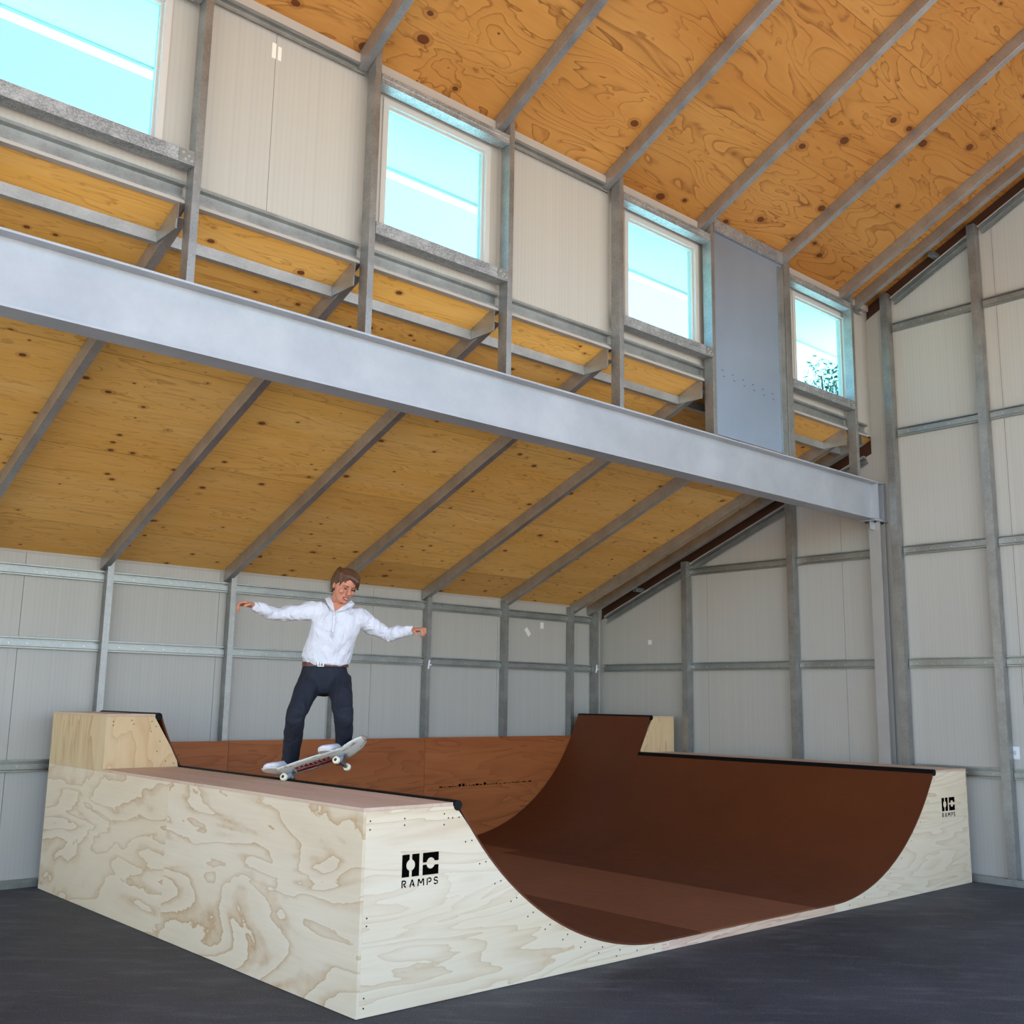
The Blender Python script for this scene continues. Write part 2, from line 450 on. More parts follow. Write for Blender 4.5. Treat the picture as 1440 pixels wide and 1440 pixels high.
# clerestory wall with four window openings
WIN = [(1.35, 2.28), (3.965, 4.90), (6.555, 7.50), (9.17, 10.12)]
WZ0, WZ1 = 4.97, 5.89
bm = bmesh.new()
ZB = zlo(CY) + 0.0
FW = 0.045
cx = XL
for a, b in WIN:
    a -= FW; b += FW
    box(bm, cx, a, CY, CY + 0.08, ZB, 6.13, 0)
    box(bm, a, b, CY, CY + 0.08, ZB, WZ0 - FW, 0)
    box(bm, a, b, CY, CY + 0.08, WZ1 + FW, 6.13, 0)
    cx = b
box(bm, cx, WX + 0.1, CY, CY + 0.08, ZB, 6.13, 0)
for sx in (3.05,):
    box(bm, sx - 0.002, sx + 0.002, CY - 0.0006, CY, ZB, 6.13, 1)
structure(link('wall_upper', bm, [M['wall_x'], M['seam']]), 'grey insulated clerestory wall above the beam')
for i, (a, b) in enumerate(WIN):
    w = empty('window_%d' % (i + 1), ((a + b) / 2, CY, WZ0))
    structure(w)
    m = (a + b) / 2
    a_, b_, z0, z1 = a - m, b - m, 0.0, WZ1 - WZ0
    fr = bmesh.new()
    for q in ((a_ - FW, b_ + FW, -FW, 0), (a_ - FW, b_ + FW, z1, z1 + FW), (a_ - FW, a_, 0, z1), (b_, b_ + FW, 0, z1)):
        box(fr, q[0], q[1], -0.012, 0.085, q[2], q[3])
    s_ = 0.014
    for q in ((a_, b_, 0, s_), (a_, b_, z1 - s_, z1), (a_, a_ + s_, s_, z1 - s_), (b_ - s_, b_, s_, z1 - s_)):
        box(fr, q[0], q[1], 0.02, 0.06, q[2], q[3])
    link('window_frame', fr, M['frame'], w)
    link('pane', boxes((a_ + s_, b_ - s_, 0.038, 0.044, s_, z1 - s_)), M['glass'], w)

# eave trims: the pale capping above each wall
structure(link('trim_2', boxes((XL, 10.6, CY - 0.05, CY - 0.001, 6.085, 6.15)), M['trim']), 'pale capping strip along the top of the clerestory wall')
structure(link('trim_3', boxes((XL, 10.6, WY - 0.006, WY - 0.001, 2.905, 2.925)), M['trim']), 'pale capping strip along the top of the low side wall')
bm = bmesh.new()
member(bm, [(0, 0), (0.06, 0), (0.06, 0.1), (0.056, 0.1), (0.056, 0.004), (0, 0.004)], (XL, WY - 0.105, 0.001), (10.5, WY - 0.105, 0.001), (0, 0, 1), (0, 1, 0))
structure(link('baseboard_left', bm, M['girt']), 'galvanised floor channel of the low side wall')
bm = bmesh.new()
member(bm, [(0, 0), (0.06, 0), (0.06, 0.1), (0.056, 0.1), (0.056, 0.004), (0, 0.004)], (10.5, -0.6, 0.001), (10.5, WY - 0.1, 0.001), (0, 0, 1), (1, 0, 0))
structure(link('baseboard_right', bm, M['girt']), 'galvanised floor channel of the end wall')

# outside: eave of the high roof seen through the windows
bm = bmesh.new()
extrude_poly(bm, [(XL, CY + 0.09, 6.07), (XL, 6.42, 5.80), (XL, 6.42, 5.90), (XL, CY + 0.09, 6.20)], (WX + 0.6 - XL, 0, 0))
eave = link('soffit', bm, M['soffit'])
structure(eave, 'white soffit outside the clerestory windows')
bm = bmesh.new()
extrude_poly(bm, [(XL, 6.425, 5.775), (XL, 6.53, 5.775), (XL, 6.56, 5.90), (XL, 6.545, 5.90), (XL, 6.52, 5.79), (XL, 6.435, 5.79), (XL, 6.435, 5.93), (XL, 6.425, 5.93)], (WX + 0.6 - XL, 0, 0))
tag(link('gutter', bm, M['soffit']), 'white gutter outside along the edge of the high soffit', 'gutter')
# metal roofing above the plywood
bm = bmesh.new()
extrude_poly(bm, [(XL, WY + 0.4, zlo(WY + 0.4) + 0.10), (XL, CY + 0.09, zlo(CY + 0.09) + 0.10), (XL, CY + 0.09, zlo(CY + 0.09) + 0.14), (XL, WY + 0.4, zlo(WY + 0.4) + 0.14)], (WX + 0.4 - XL, 0, 0))
structure(link('roof_lower', bm, M['soffit']), 'metal sheeting over the low roof')
bm = bmesh.new()
extrude_poly(bm, [(XL, 6.42, 5.91), (XL, RY, zhi(RY) + 0.08), (XL, 0.3, zhi(2 * RY - 0.3) + 0.08), (XL, 0.3, zhi(2 * RY - 0.3) + 0.12), (XL, RY, zhi(RY) + 0.12), (XL, 6.42, 5.95)], (WX + 0.4 - XL, 0, 0))
structure(link('roof_upper', bm, M['girt']), 'metal sheeting over the high roof')

# ------------------------------------------------------------------ steel frame
# main beam and the column that carries it
def i_section(bm, p0, p1, up, side, h, w, tf=0.014, tw=0.009):
    prof = [(0, -w / 2), (tf, -w / 2), (tf, -tw / 2), (h - tf, -tw / 2), (h - tf, -w / 2), (h, -w / 2), (h, w / 2), (h - tf, w / 2), (h - tf, tw / 2), (tf, tw / 2), (tf, w / 2), (0, w / 2)]
    member(bm, prof, p0, p1, up, side)
BZ0, BZ1 = 3.645, 4.07
YB = POST + 0.09
beam = empty('steel_beam', (XL, YB, BZ0), 'long galvanised steel I-beam spanning across the shed under the window wall', 'beam')
bm = bmesh.new(); i_section(bm, (0, 0, 0), (10.60 - XL, 0, 0), (0, 0, 1), (0, 1, 0), BZ1 - BZ0, 0.18)
link('beam_body', bm, M['beam'], beam)
for x in (10.455, 10.575):
    link('stiffener', boxes((x - XL - 0.005, x - XL + 0.005, -0.088, 0.088, 0.0145, BZ1 - BZ0 - 0.0145)), M['beam'], beam)
link('end_plate', boxes((10.601 - XL, 10.611 - XL, -0.09, 0.09, -0.0, BZ1 - BZ0)), M['beam'], beam)
colm = empty('steel_column', (10.51, POST + 0.065, 0), 'galvanised steel I-column under the end of the long beam, at the end wall', 'column')
bm = bmesh.new()
prof_h, prof_w = 0.125, 0.13
i_section(bm, (-0.06, 0, 0.012), (-0.06, 0, BZ0 - 0.014), (1, 0, 0), (0, 1, 0), prof_h, prof_w, 0.010, 0.008)
link('shaft', bm, M['column'], colm)
link('cap_plate', boxes((-0.16, 0.10, -0.075, 0.11, BZ0 - 0.0135, BZ0 - 0.001)), M['beam'], colm)
link('base_plate', boxes((-0.075, 0.09, -0.09, 0.09, 0.0, 0.012)), M['beam'], colm)
link('gusset', boxes((-0.145, -0.0605, -0.005, 0.005, BZ0 - 0.10, BZ0 - 0.014)), M['beam'], colm)
for dx, dy in ((-0.115, -0.045), (-0.115, 0.06), (0.03, -0.05)):
    bm = bmesh.new(); cyl(bm, (dx, dy, BZ0 - 0.032), (dx, dy, BZ0 - 0.0137), 0.013, 6)
    link('bolt', bm, M['screw'], colm)

# clerestory posts
G_POST = 'posts standing on the long beam'
for i, x in enumerate(BAYX):
    fromend = len(BAYX) - i
    fl = 0.05 if x != 8.82 else 0.10
    zt = zhi(POST) - 0.03
    bm = bmesh.new()
    x_ = x - (0.05 if x == 8.82 else 0.0)
    member(bm, c_profile(0.1, fl), (0, 0, 0), (0, 0, zt - BZ1), (0, 1, 0), (1, 0, 0))
    p = bevel(link('steel_post', bm, M['stud']), 0.0016)
    p.location = (x_, POST + 0.001, BZ1)
    tag(p, 'galvanised post standing on the long beam, %s from the end wall%s' % (ORD[fromend], ', extra wide' if x == 8.82 else ''), 'post', G_POST)

# sill and header channels at the windows, with bolted cleats
def sill(i0, name, label, z0, z1, grp):
    xa, xb = BAYX[i0] + 0.055, BAYX[i0 + 1] - (0.055 if i0 + 1 == 6 else 0.003)
    if i0 == 6: xa = BAYX[6] + 0.055
    s = empty(name, (xa, POST, z0), label, 'channel', grp)
    h = z1 - z0
    bm = bmesh.new()
    member(bm, [(0, 0), (0, 0.098), (h * .4, 0.098), (h * .4, 0.094), (0.004, 0.094), (0.004, 0.004), (h * .42, 0.004), (h * .5, 0.010), (h * .58, 0.004), (h - 0.004, 0.004), (h - 0.004, 0.098), (h, 0.098), (h, 0), (h * .58, 0), (h * .5, 0.006), (h * .42, 0)],
           (0, 0.001, 0), (xb - xa, 0.001, 0), (0, 0, 1), (0, 1, 0))
    link('channel_body', bm, M['spangle'], s)
    if name == 'window_sill_channel':
        link('cleat', boxes((xb - xa - 0.10, xb - xa - 0.001, -0.004, 0.0, 0.005, h - 0.005)), M['girt'], s)
        for dx, dz in ((-0.075, 0.06), (-0.04, 0.045), (-0.02, 0.02), (-0.06, 0.02)):
            bm = bmesh.new(); cyl(bm, (xb - xa + dx, -0.0125, dz), (xb - xa + dx, -0.0041, dz), 0.008, 6)
            link('bolt', bm, M['bolt'], s)
WBAY = [0, 2, 4, 6]
for j, i0 in enumerate(WBAY):
    w = ['large window at the upper left edge', 'window with the longest soffit joint, second from the left', 'window just left of the zinc sheet', 'small far window showing a tree'][j]
    sill(i0, 'window_sill_channel', 'bolted galvanised channel under the ' + w, 4.80, 4.89, 'channels under the high windows')
    sill(i0, 'window_head_channel', 'galvanised channel over the ' + w, 5.935, 6.01, 'channels over the high windows')
# rails at top and foot of the clerestory wall
def rail(name, bmk, loc, label, cat, grp, mat='girt', screws=None):
    r = link(name, bmk, M[mat])
    r.location = loc
    tag(r, label, cat, grp)
    return r
for i in range(len(BAYX)):
    xa = BAYX[i] + (0.052 if BAYX[i] != 8.82 else 0.052)
    xb = (BAYX[i + 1] - (0.052 if i + 1 == 6 else 0.002)) if i + 1 < len(BAYX) else 10.48
    n = len(BAYX) - i
    where = '%s bay from the end wall' % ORD[n]
    if i != 5:
        bm = bmesh.new()
        member(bm, hat_profile(0.12, 0.038, 0.02, 0.004), (0, -0.043, 0), (xb - xa, -0.043, 0), (0, 0, 1), (0, 1, 0))
        t = empty('foot_rail', (xa, CY - 0.001, 4.615), 'galvanised rail at the foot of the window wall, ' + where, 'rail', 'rails along the foot of the clerestory wall')
        link('rail_body', bm, M['girt'], t)
        bm = bmesh.new(); box(bm, 0, xb - xa, -0.05, -0.001, -0.022, -0.001)
        link('ledge_strip', bm, M['trim'], t)
        bm = bmesh.new()
        member(bm, hat_profile(0.07, 0.03, 0.014, 0.004), (0, -0.035, 0), (xb - xa, -0.035, 0), (0, 0, 1), (0, 1, 0))
        rail('eave_rail', bm, (xa, CY - 0.001, 6.013), 'galvanised rail at the top of the window wall, ' + where, 'rail', 'rails along the top of the clerestory wall')

# zinc sheet between posts five and six
s = empty('zinc_sheet', (7.62, POST + 0.03, BZ1), 'large smooth zinc sheet between two posts, blue reflection painted into its colour', 'metal sheet')
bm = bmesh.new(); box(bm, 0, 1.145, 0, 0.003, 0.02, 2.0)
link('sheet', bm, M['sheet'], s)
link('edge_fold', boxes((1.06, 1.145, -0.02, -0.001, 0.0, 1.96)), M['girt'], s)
for k in range(6):
    for dz in (0.0, -0.055):
        bm = bmesh.new()
        cx0, cz0 = 0.12 + k * 0.16 + (0.02 if dz else 0), 0.66 + dz - k * 0.012
        pts = [(cx0 + 0.016 * math.cos(a), -0.0015, cz0 + 0.010 * math.sin(a)) for a in [math.pi * (1.1 + 0.8 * q / 5) for q in range(6)]]
        pts += [(cx0 + 0.011 * math.cos(a), -0.0015, cz0 + 0.005 * math.sin(a)) for a in [math.pi * (1.9 - 0.8 * q / 5) for q in range(6)]]
        extrude_poly(bm, pts, (0, 0.0012, 0))
        link('punched_tab', bm, M['screw'], s)
bm = bmesh.new()
member(bm, u_profile(0.12, 0.09), (0, 0, 0), (1.14, 0, 0), (0, 0, 1), (0, 1, 0))
h = link('header_channel', bm, M['spangle']); h.location = (7.62, POST + 0.002, 6.075)
tag(h, 'spangled galvanised header channel above the smooth zinc sheet', 'channel')

# rafters
def rafter(name, x, ya, za, yb, zb, label, cat, grp, d=0.115, f=0.066):
    a = Vector((0, ya, za)); b = Vector((0, yb, zb))
    dirv = (b - a).normalized()
    up = Vector((1, 0, 0)).cross(dirv)
    if up.z < 0: up = -up
    d = d / up.z; up = Vector((0, 0, 1))
    bm = bmesh.new()
    member(bm, c_profile(d, f, 0.016), -up * (d + 0.002), (b - a) - up * (d + 0.002), up, (1, 0, 0))
    r = bevel(link(name, bm, M['rafter']), 0.0016)
    r.location = (x - 0.068, ya, za)
    tag(r, label, cat, grp)
LOWX = BAYX + [10.38]
for i, x in enumerate(LOWX):
    n = len(LOWX) - i
    rafter('roof_rafter', x + 0.034, WY - 0.02, zlo(WY - 0.02), 5.786, zlo(5.786), 'galvanised rafter under the low roof, %s from the end wall' % ORD[n], 'rafter', 'rafters under the low roof')
    if x >= 3.7:
        rafter('roof_rafter', x, CY - 0.003, zhi(CY - 0.003), RY + 0.01, zhi(RY + 0.01), 'galvanised rafter under the high roof, %s from the end wall' % ORD[n], 'rafter', 'rafters under the high roof')
# short purlins under the low roof near its top, each with a clip to the post
PY = 6.05
for i in range(len(LOWX) - 1):
    xa, xb = LOWX[i] + 0.035, LOWX[i + 1] - 0.036
    n = len(LOWX) - 1 - i
    p = empty('roof_purlin', (xa, PY, zlo(PY)), 'short dark purlin high under the low roof, %s bay from the end wall' % ORD[n], 'purlin', 'short purlins near the top of the low roof')
    bm = bmesh.new()
    member(bm, c_profile(0.075, 0.045, 0.012), (0, 0, -0.079 - 0.02), (xb - xa, 0, -0.079 - 0.02), (0, 0, 1), (0, 1, 0))
    link('purlin_body', bm, M['rafter'], p)
    if i + 1 < len(BAYX):
        link('clip', boxes((xb - xa - 0.012, xb - xa - 0.002, -0.27, -0.002, -0.098, -0.03)), M['girt'], p)

# studs and girts of the low side wall
SX = [1.21, 2.49, 3.76, 5.03, 6.30, 7.56, 8.78, 9.95]
for i, x in enumerate(SX):
    n = len(SX) - i
    bm = bmesh.new()
    member(bm, c_profile(0.09, 0.085 if False else 0.06), (0, 0, 0), (0, 0, 2.90 - 0.005), (0, 1, 0), (1, 0, 0))
    s = link('wall_stud', bm, M['stud']); s.location = (x, WY - 0.101, 0.005)
    tag(s, 'galvanised stud of the low side wall, %s from the corner' % ORD[n], 'stud', 'studs of the low side wall')
bm = bmesh.new()
box(bm, 0, 0.035, 0, 0.09, 0, 2.86); box(bm, 0.045, 0.10, 0.02, 0.09, 0, 2.86)
s = link('corner_stud', bm, M['stud']); s.location = (10.40, WY - 0.101, 0.005)
tag(s, 'doubled galvanised stud in the far corner where side wall meets end wall', 'stud')
def girt(name, p0, length, along, inward, label, grp, nscrew):
    g = empty(name, p0, label, 'girt', grp)
    A = Vector(along); I = Vector(inward)
    bm = bmesh.new()
    member(bm, GIRT, (0, 0, 0), A * length, (0, 0, -1), I)
    link('girt_body', bm, M['girt'], g)
    random.seed(int(p0[0] * 100 + p0[1] * 10 + p0[2]))
    for k in range(nscrew):
        q = A * (length * (k + 0.5 + random.uniform(-0.2, 0.2)) / nscrew) + Vector((0, 0, -0.058)) + I * 0.0405
        bm = bmesh.new(); cyl(bm, q, q + I * 0.005, 0.006, 6)
        link('screw', bm, M['bolt'], g)
ROWS = {'lower': 1.075, 'middle': 2.15, 'upper': 2.80}
SXE = SX + [10.40]
for row, zt in ROWS.items():
    for i in range(len(SXE) - 1):
        if row == 'lower' and i > 2: continue
        xa, xb = SXE[i] + 0.063, SXE[i + 1] - 0.003
        girt('wall_girt', (xa, WY - 0.001, zt), xb - xa, (1, 0, 0), (0, -1, 0),
             'galvanised girt on the low side wall, %s row, %s bay from the corner' % (row, ORD[len(SXE) - 1 - i]), 'girts of the low side wall', 5 if row != 'upper' else 3)

# studs and girts of the end wall
EY = [8.42, 6.86, 4.53, 3.10, 1.6]
for i, y in enumerate(EY):
    bm = bmesh.new()
    zt = ztop(y) + GAP - 0.12
    # seen from inside: web towards the low side wall (+Y), flange face towards -X
    member(bm, c_profile(0.10, 0.085), (0, 0, 0), (0, 0, zt - 0.065), (1, 0, 0), (0, 1, 0))
    s = link('wall_stud', bm, M['stud']); s.location = (10.502, y - 0.045, 0.062)
    tag(s, 'galvanised stud of the tall end wall, %s' % ['nearest the far corner', 'between the far corner and the column', 'tall one standing right of the column', 'beyond the tall one right of the column', 'last one before the shed opening'][i], 'stud', 'studs of the end wall')
bm = bmesh.new()
member(bm, c_profile(0.10, 0.085), (0, 0, 0), (0, 0, zhi(5.6) - 0.13), (1, 0, 0), (0, 1, 0))
s = link('corner_stud', bm, M['stud']); s.location = (10.502, 5.50, 0.062)
tag(s, 'tall galvanised stud on the right side of the steel column, reaching the high roof', 'stud')
EW = [(WY - 0.11, 8.47, 'left'), (8.375, 6.91, 'second'), (6.81, 5.83, 'third'), (5.49, 4.58, 'fourth'), (4.48, 3.15, 'fifth'), (3.05, 1.65, 'sixth')]
EROW = [('lowest', 1.085, 3), ('second', 2.165, 0), ('third', 3.36, 0), ('fourth', 4.665, 3), ('highest', 5.87, 3)]
for rn, zt, first in EROW:
    for bi, (ya, yb, bn) in enumerate(EW):
        if bi < first: continue
        if zt > ztop(ya) - 0.03: continue
        girt('wall_girt', (WX - 0.001, ya, zt), ya - yb, (0, -1, 0), (-1, 0, 0),
             'galvanised girt on the tall end wall, %s row, %s bay from the corner' % (rn, {'left': 'first'}.get(bn, bn)), 'girts of the end wall', 4)
# sloping rake rails under both roofs on the end wall
def rake(ya, yb, zf, label):
    a = Vector((WX - 0.001, ya, zf(ya) - GAP - 0.005)); b = Vector((WX - 0.001, yb, zf(yb) - GAP - 0.005))
    r = empty('rake_rail', a, label, 'rail', 'sloping rails of the end wall')
    d = (b - a).normalized(); up = d.cross(Vector((1, 0, 0)))
    if up.z > 0: up = -up
    bm = bmesh.new(); member(bm, hat_profile(0.10, 0.045, 0.018, 0.004), (-0.05, 0, 0), b - a + Vector((-0.05, 0, 0)), up, (1, 0, 0)); link('rail_body', bm, M['girt'], r)
    bm = bmesh.new(); member(bm, [(0, 0), (0, 0.05), (0.012, 0.05), (0.012, 0)], -up * 0.014, (b - a) - up * 0.014, up, (-1, 0, 0)); link('edge_strip', bm, M['trim'], r)
yc = [WY - 0.12, 8.47]
rake(WY - 0.12, 8.47, zlo, 'sloping rail under the low roof, lowest length by the far corner')
rake(8.37, 6.91, zlo, 'sloping rail under the low roof, middle length')
rake(6.81, 5.9, zlo, 'sloping rail under the low roof, length behind the beam end')
rake(5.49, 4.58, zhi, 'sloping rail under the high roof, lowest length')
rake(4.48, 3.15, zhi, 'sloping rail under the high roof, upper length')
# small brackets in the dark gap
for y, f, t in ((9.2, zlo, 'low roof near the far corner'), (4.95, zhi, 'high roof left of the tall stud')):
    b = link('roof_bracket', boxes((-0.08, 0.08, -0.03, 0.03, -0.03, 0.02)), M['girt']); b.location = (10.54, y, f(y) - 0.11)
    tag(b, 'small steel bracket in the dark gap under the ' + t, 'bracket')

# small things fixed to the walls
def patch(name, bmk, loc, label, cat, mat='tape'):
    o = link(name, bmk, M[mat]); o.location = loc; return tag(o, label, cat)
bm = bmesh.new()
extrude_poly(bm, [(-0.05, 0, 0.03), (0.02, 0, -0.06), (0.065, 0, -0.02), (-0.005, 0, 0.065)], (0, -0.001, 0))
patch('paper_patch', bm, (9.25, WY - 0.0005, 2.53), 'tilted white paper patch on the low side wall near the corner', 'patch')
patch('paper_patch', boxes((-0.03, 0.03, -0.001, 0, -0.04, 0.04)), (9.51, WY - 0.0005, 2.63), 'faint upright paper patch right of the tilted one on the side wall', 'patch')
patch('paper_patch', boxes((-0.001, 0, -0.03, 0.03, -0.03, 0.03)), (WX - 0.0005, 9.08, 2.44), 'tiny square white patch on the end wall by the far corner', 'patch')
bm = bmesh.new(); box(bm, -0.03, 0.0, -0.001, 0, -0.055, 0.055); box(bm, 0.014, 0.04, -0.001, 0, -0.055, 0.045)
patch('tape_patch', bm, (3.05, CY - 0.001, 5.90), 'cream tape over the panel joint high on the clerestory wall', 'tape')
e = empty('wall_socket', (WX, 4.47, 1.235), 'white wall socket plate low on the end wall at the right edge', 'socket')
bm = bmesh.new(); box(bm, -0.012, 0, -0.04, 0.04, -0.06, 0.06); bmesh.ops.bevel(bm, geom=bm.edges[:], offset=0.003, segments=2, affect='EDGES')
link('face_plate', bm, M['plastic'], e)
link('rocker', boxes((-0.016, -0.012, -0.012, 0.012, -0.02, 0.02)), M['frame'], e)
for (x, y, z, t) in ((7.58, WY - 0.101, 2.06, 'third stud from the corner'), (10.42, WY - 0.101, 2.10, 'corner stud')):
    bm = bmesh.new(); cyl(bm, (0, 0, -0.05), (0.006, -0.012, 0.05), 0.011, 8); cyl(bm, (0.006, 0, -0.02), (0.03, -0.02, 0.0), 0.007, 6)
    o = link('cable_tie', bm, M['plastic']); o.location = (x, y - 0.009, z); tag(o, 'small white cable tie on the side wall, %s' % t, 'cable tie')

# ------------------------------------------------------------------ the ramp
X0, X1, Y0, Y1 = 3.345, 10.425, 4.882, 9.76
DZ = 1.07; FZ = 0.075; R = 2.13
CXL, CXR = 5.81, 7.965
EXY = 8.54; EZ = 1.50
ramp = empty('mini_ramp', ((X0 + X1) / 2, (Y0 + Y1) / 2, 0), 'wooden skate mini ramp with pale plywood sides, brown riding surface and black coping', 'ramp')
RO = Vector(ramp.location)
def rpart(name, bm, mat, parent=None, smooth=False, keep=False):
    bmesh.ops.translate(bm, vec=-RO, verts=bm.verts)
    o = link(name, bm, mat, ramp, smooth, keep or name == 'curved_surface')
    if parent: o.parent = parent
    return o
# plywood materials use object coordinates; parts of the ramp share its origin
def arc(side, z_top, z_off=0.0, n=28):
    """points down the transition, from the lip to the flat; side -1 left, +1 right"""
    th1 = math.acos(1 - (z_top - FZ) / R)
    c = CXL if side < 0 else CXR
    return [(c + side * (R + z_off) * math.sin(th1 * (1 - k / n)), FZ + R - (R + z_off) * math.cos(th1 * (1 - k / n))) for k in range(n + 1)]
SURF = 0.012
def side_panel(side, ya, yb):
    a = arc(side, DZ - 0.012, SURF + 0.001)
    xo = X0 + 0.0185 if side < 0 else X1 - 0.0185
    xf = CXL if side < 0 else CXR
    pts = [(xo, ya, 0.003), (xo, ya, DZ - 0.019), (a[0][0] - side * -0.0 + (0.03 if side > 0 else -0.03), ya, DZ - 0.019), (a[0][0], ya, DZ - 0.045)]
    pts += [(x, ya, z) for x, z in a[2:]]
    pts += [(xf, ya, FZ - SURF - 0.001), (xf, ya, 0.003)]
    bm = bmesh.new(); extrude_poly(bm, pts, (0, yb - ya, 0)); return bm
spanL = rpart('side_panel', side_panel(-1, Y0, Y0 + 0.018), M['ply_xz']); spanL['label'] = 'pale side panel with bold black stencil, nearest the camera'
spanR = rpart('side_panel', side_panel(1, Y0, Y0 + 0.018), M['ply_xz']); spanR['label'] = 'pale side panel with small black stencil, far right'
rpart('side_panel', side_panel(-1, Y1 - 0.018, Y1), M['ply_xz'])
rpart('side_panel', side_panel(1, Y1 - 0.018, Y1), M['ply_xz'])
rpart('edge_board', boxes((CXL + 0.001, CXR - 0.001, Y0, Y0 + 0.04, 0.003, FZ - SURF - 0.001)), M['pine'])['label'] = 'reddish pine board along the edge of the flat bottom'
rpart('edge_board', boxes((CXL + 0.001, CXR - 0.001, Y1 - 0.04, Y1, 0.003, FZ - SURF - 0.001)), M['pine'])
# back panels
for a, b in ((Y0, 7.334), (7.336, Y1)):
    rpart('back_panel', boxes((X0, X0 + 0.018, a, b, 0.003, DZ - 0.019)), M['ply_yz'])
    rpart('back_panel', boxes((X1 - 0.018, X1, a, b, 0.003, DZ - 0.019)), M['ply_yz'])
# platforms
xe = arc(-1, DZ)[0][0]; xr = arc(1, DZ)[0][0]
rpart('platform', boxes((X0, xe - 0.045, Y0, EXY - 0.001, DZ - 0.018, DZ)), M['ply_deck'])
rpart('platform', boxes((xr + 0.045, X1, Y0, EXY - 0.001, DZ - 0.018, DZ)), M['ply_deck'])
# riding surface
def sheet_curve(side, zt, ya, yb, z_lo=None):
    top = arc(side, zt, 0.0, 40); bot = arc(side, zt, SURF, 40)
    if z_lo is not None:
        keep = [i for i, p in enumerate(top) if p[1] >= z_lo]
        top = [top[i] for i in keep]; bot = [bot[i] for i in keep]
    bm = bmesh.new()
    T0 = [bm.verts.new((x, ya, z)) for x, z in top]; T1 = [bm.verts.new((x, yb, z)) for x, z in top]
    B0 = [bm.verts.new((x, ya, z)) for x, z in bot]; B1 = [bm.verts.new((x, yb, z)) for x, z in bot]
    n = len(top)
    for i in range(n - 1):
        bm.faces.new((T0[i], T0[i + 1], T1[i + 1], T1[i])).smooth = True
        bm.faces.new((B0[i], B1[i], B1[i + 1], B0[i + 1])).smooth = True
        bm.faces.new((T0[i], B0[i], B0[i + 1], T0[i + 1])); bm.faces.new((T1[i], T1[i + 1], B1[i + 1], B1[i]))
    bm.faces.new((T0[0], T1[0], B1[0], B0[0])); bm.faces.new((T0[-1], B0[-1], B1[-1], T1[-1]))
    bmesh.ops.recalc_face_normals(bm, faces=bm.faces)
    bmesh.ops.split_edges(bm, edges=[e for e in bm.edges if len({f.smooth for f in e.link_faces}) == 2])
    return bm
for side in (-1, 1):
    rpart('curved_surface', sheet_curve(side, DZ - 0.008, Y0 + 0.001, EXY - 0.001), M['surf'])['label'] = 'brown curved riding surface'
    rpart('curved_surface', sheet_curve(side, EZ - 0.008, EXY + 0.001, Y1), M['surf'])['label'] = 'taller brown curved surface of the raised extension'
z0, z1 = FZ - SURF, FZ
rpart('flat_surface', boxes((CXL, 6.239, Y0 + 0.001, Y1, z0, z1)), M['surf'])
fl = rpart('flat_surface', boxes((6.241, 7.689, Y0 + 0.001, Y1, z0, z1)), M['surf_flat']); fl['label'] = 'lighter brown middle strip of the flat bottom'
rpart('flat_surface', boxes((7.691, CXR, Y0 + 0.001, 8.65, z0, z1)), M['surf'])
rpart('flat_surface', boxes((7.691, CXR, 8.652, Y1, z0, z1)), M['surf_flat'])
# coping pipes
def pipe(x, z, ya, yb):
    bm = bmesh.new(); cyl(bm, (x, ya, z), (x, yb, z), 0.030, 20)
    return rpart('coping', bm, M['black'], None, False)
CPX = 3.998; CPR = (CXL + CXR) - CPX
CPZ = DZ - 0.018
ca = pipe(CPX, CPZ, Y0 - 0.004, EXY - 0.003); cb = pipe(CPR, CPZ, Y0 - 0.004, EXY - 0.003)
EPX = 3.775; EPR = (CXL + CXR) - EPX
pipe(EPX, EZ - 0.018, EXY - 0.004, Y1); pipe(EPR, EZ - 0.018, EXY - 0.004, Y1)
# raised extensions
def ext_side(side, y):
    a = arc(side, EZ - 0.02, SURF + 0.001, 40)
    a = [p for p in a if p[1] > DZ + 0.001]
    s = -side
    xo = (X0 + 0.0185) if side < 0 else (X1 - 0.0185)
    pts = [(xo, y, DZ + 0.001), (xo, y, EZ - 0.019), (a[0][0] + side * 0.045, y, EZ - 0.019), (a[0][0] + side * 0.035, y, EZ - 0.05)]
    pts += [(x + side * 0.002, y, z) for x, z in a[4:]]
    pts += [(a[-1][0] - side * 0.02 + side * 0.01, y, DZ + 0.001)]
    bm = bmesh.new(); extrude_poly(bm, pts, (0, 0.018, 0)); return bm
e1 = rpart('extension_side', ext_side(-1, EXY), M['ply_zx']); rpart('extension_side', ext_side(1, EXY), M['ply_zx'])
rpart('extension_side', ext_side(-1, Y1 - 0.018), M['ply_zx']); rpart('extension_side', ext_side(1, Y1 - 0.018), M['ply_zx'])
rpart('extension_back', boxes((X0, X0 + 0.018, EXY - 0.002, Y1, DZ - 0.018, EZ - 0.019)), M['ply_zy'])
rpart('extension_back', boxes((X1 - 0.018, X1, EXY - 0.002, Y1, DZ - 0.018, EZ - 0.019)), M['ply_zy'])
rpart('extension_platform', boxes((X0, EPX - 0.03, EXY - 0.002, Y1, EZ - 0.018, EZ)), M['ply_deck'])
rpart('extension_platform', boxes((EPR + 0.03, X1, EXY - 0.002, Y1, EZ - 0.018, EZ)), M['ply_deck'])

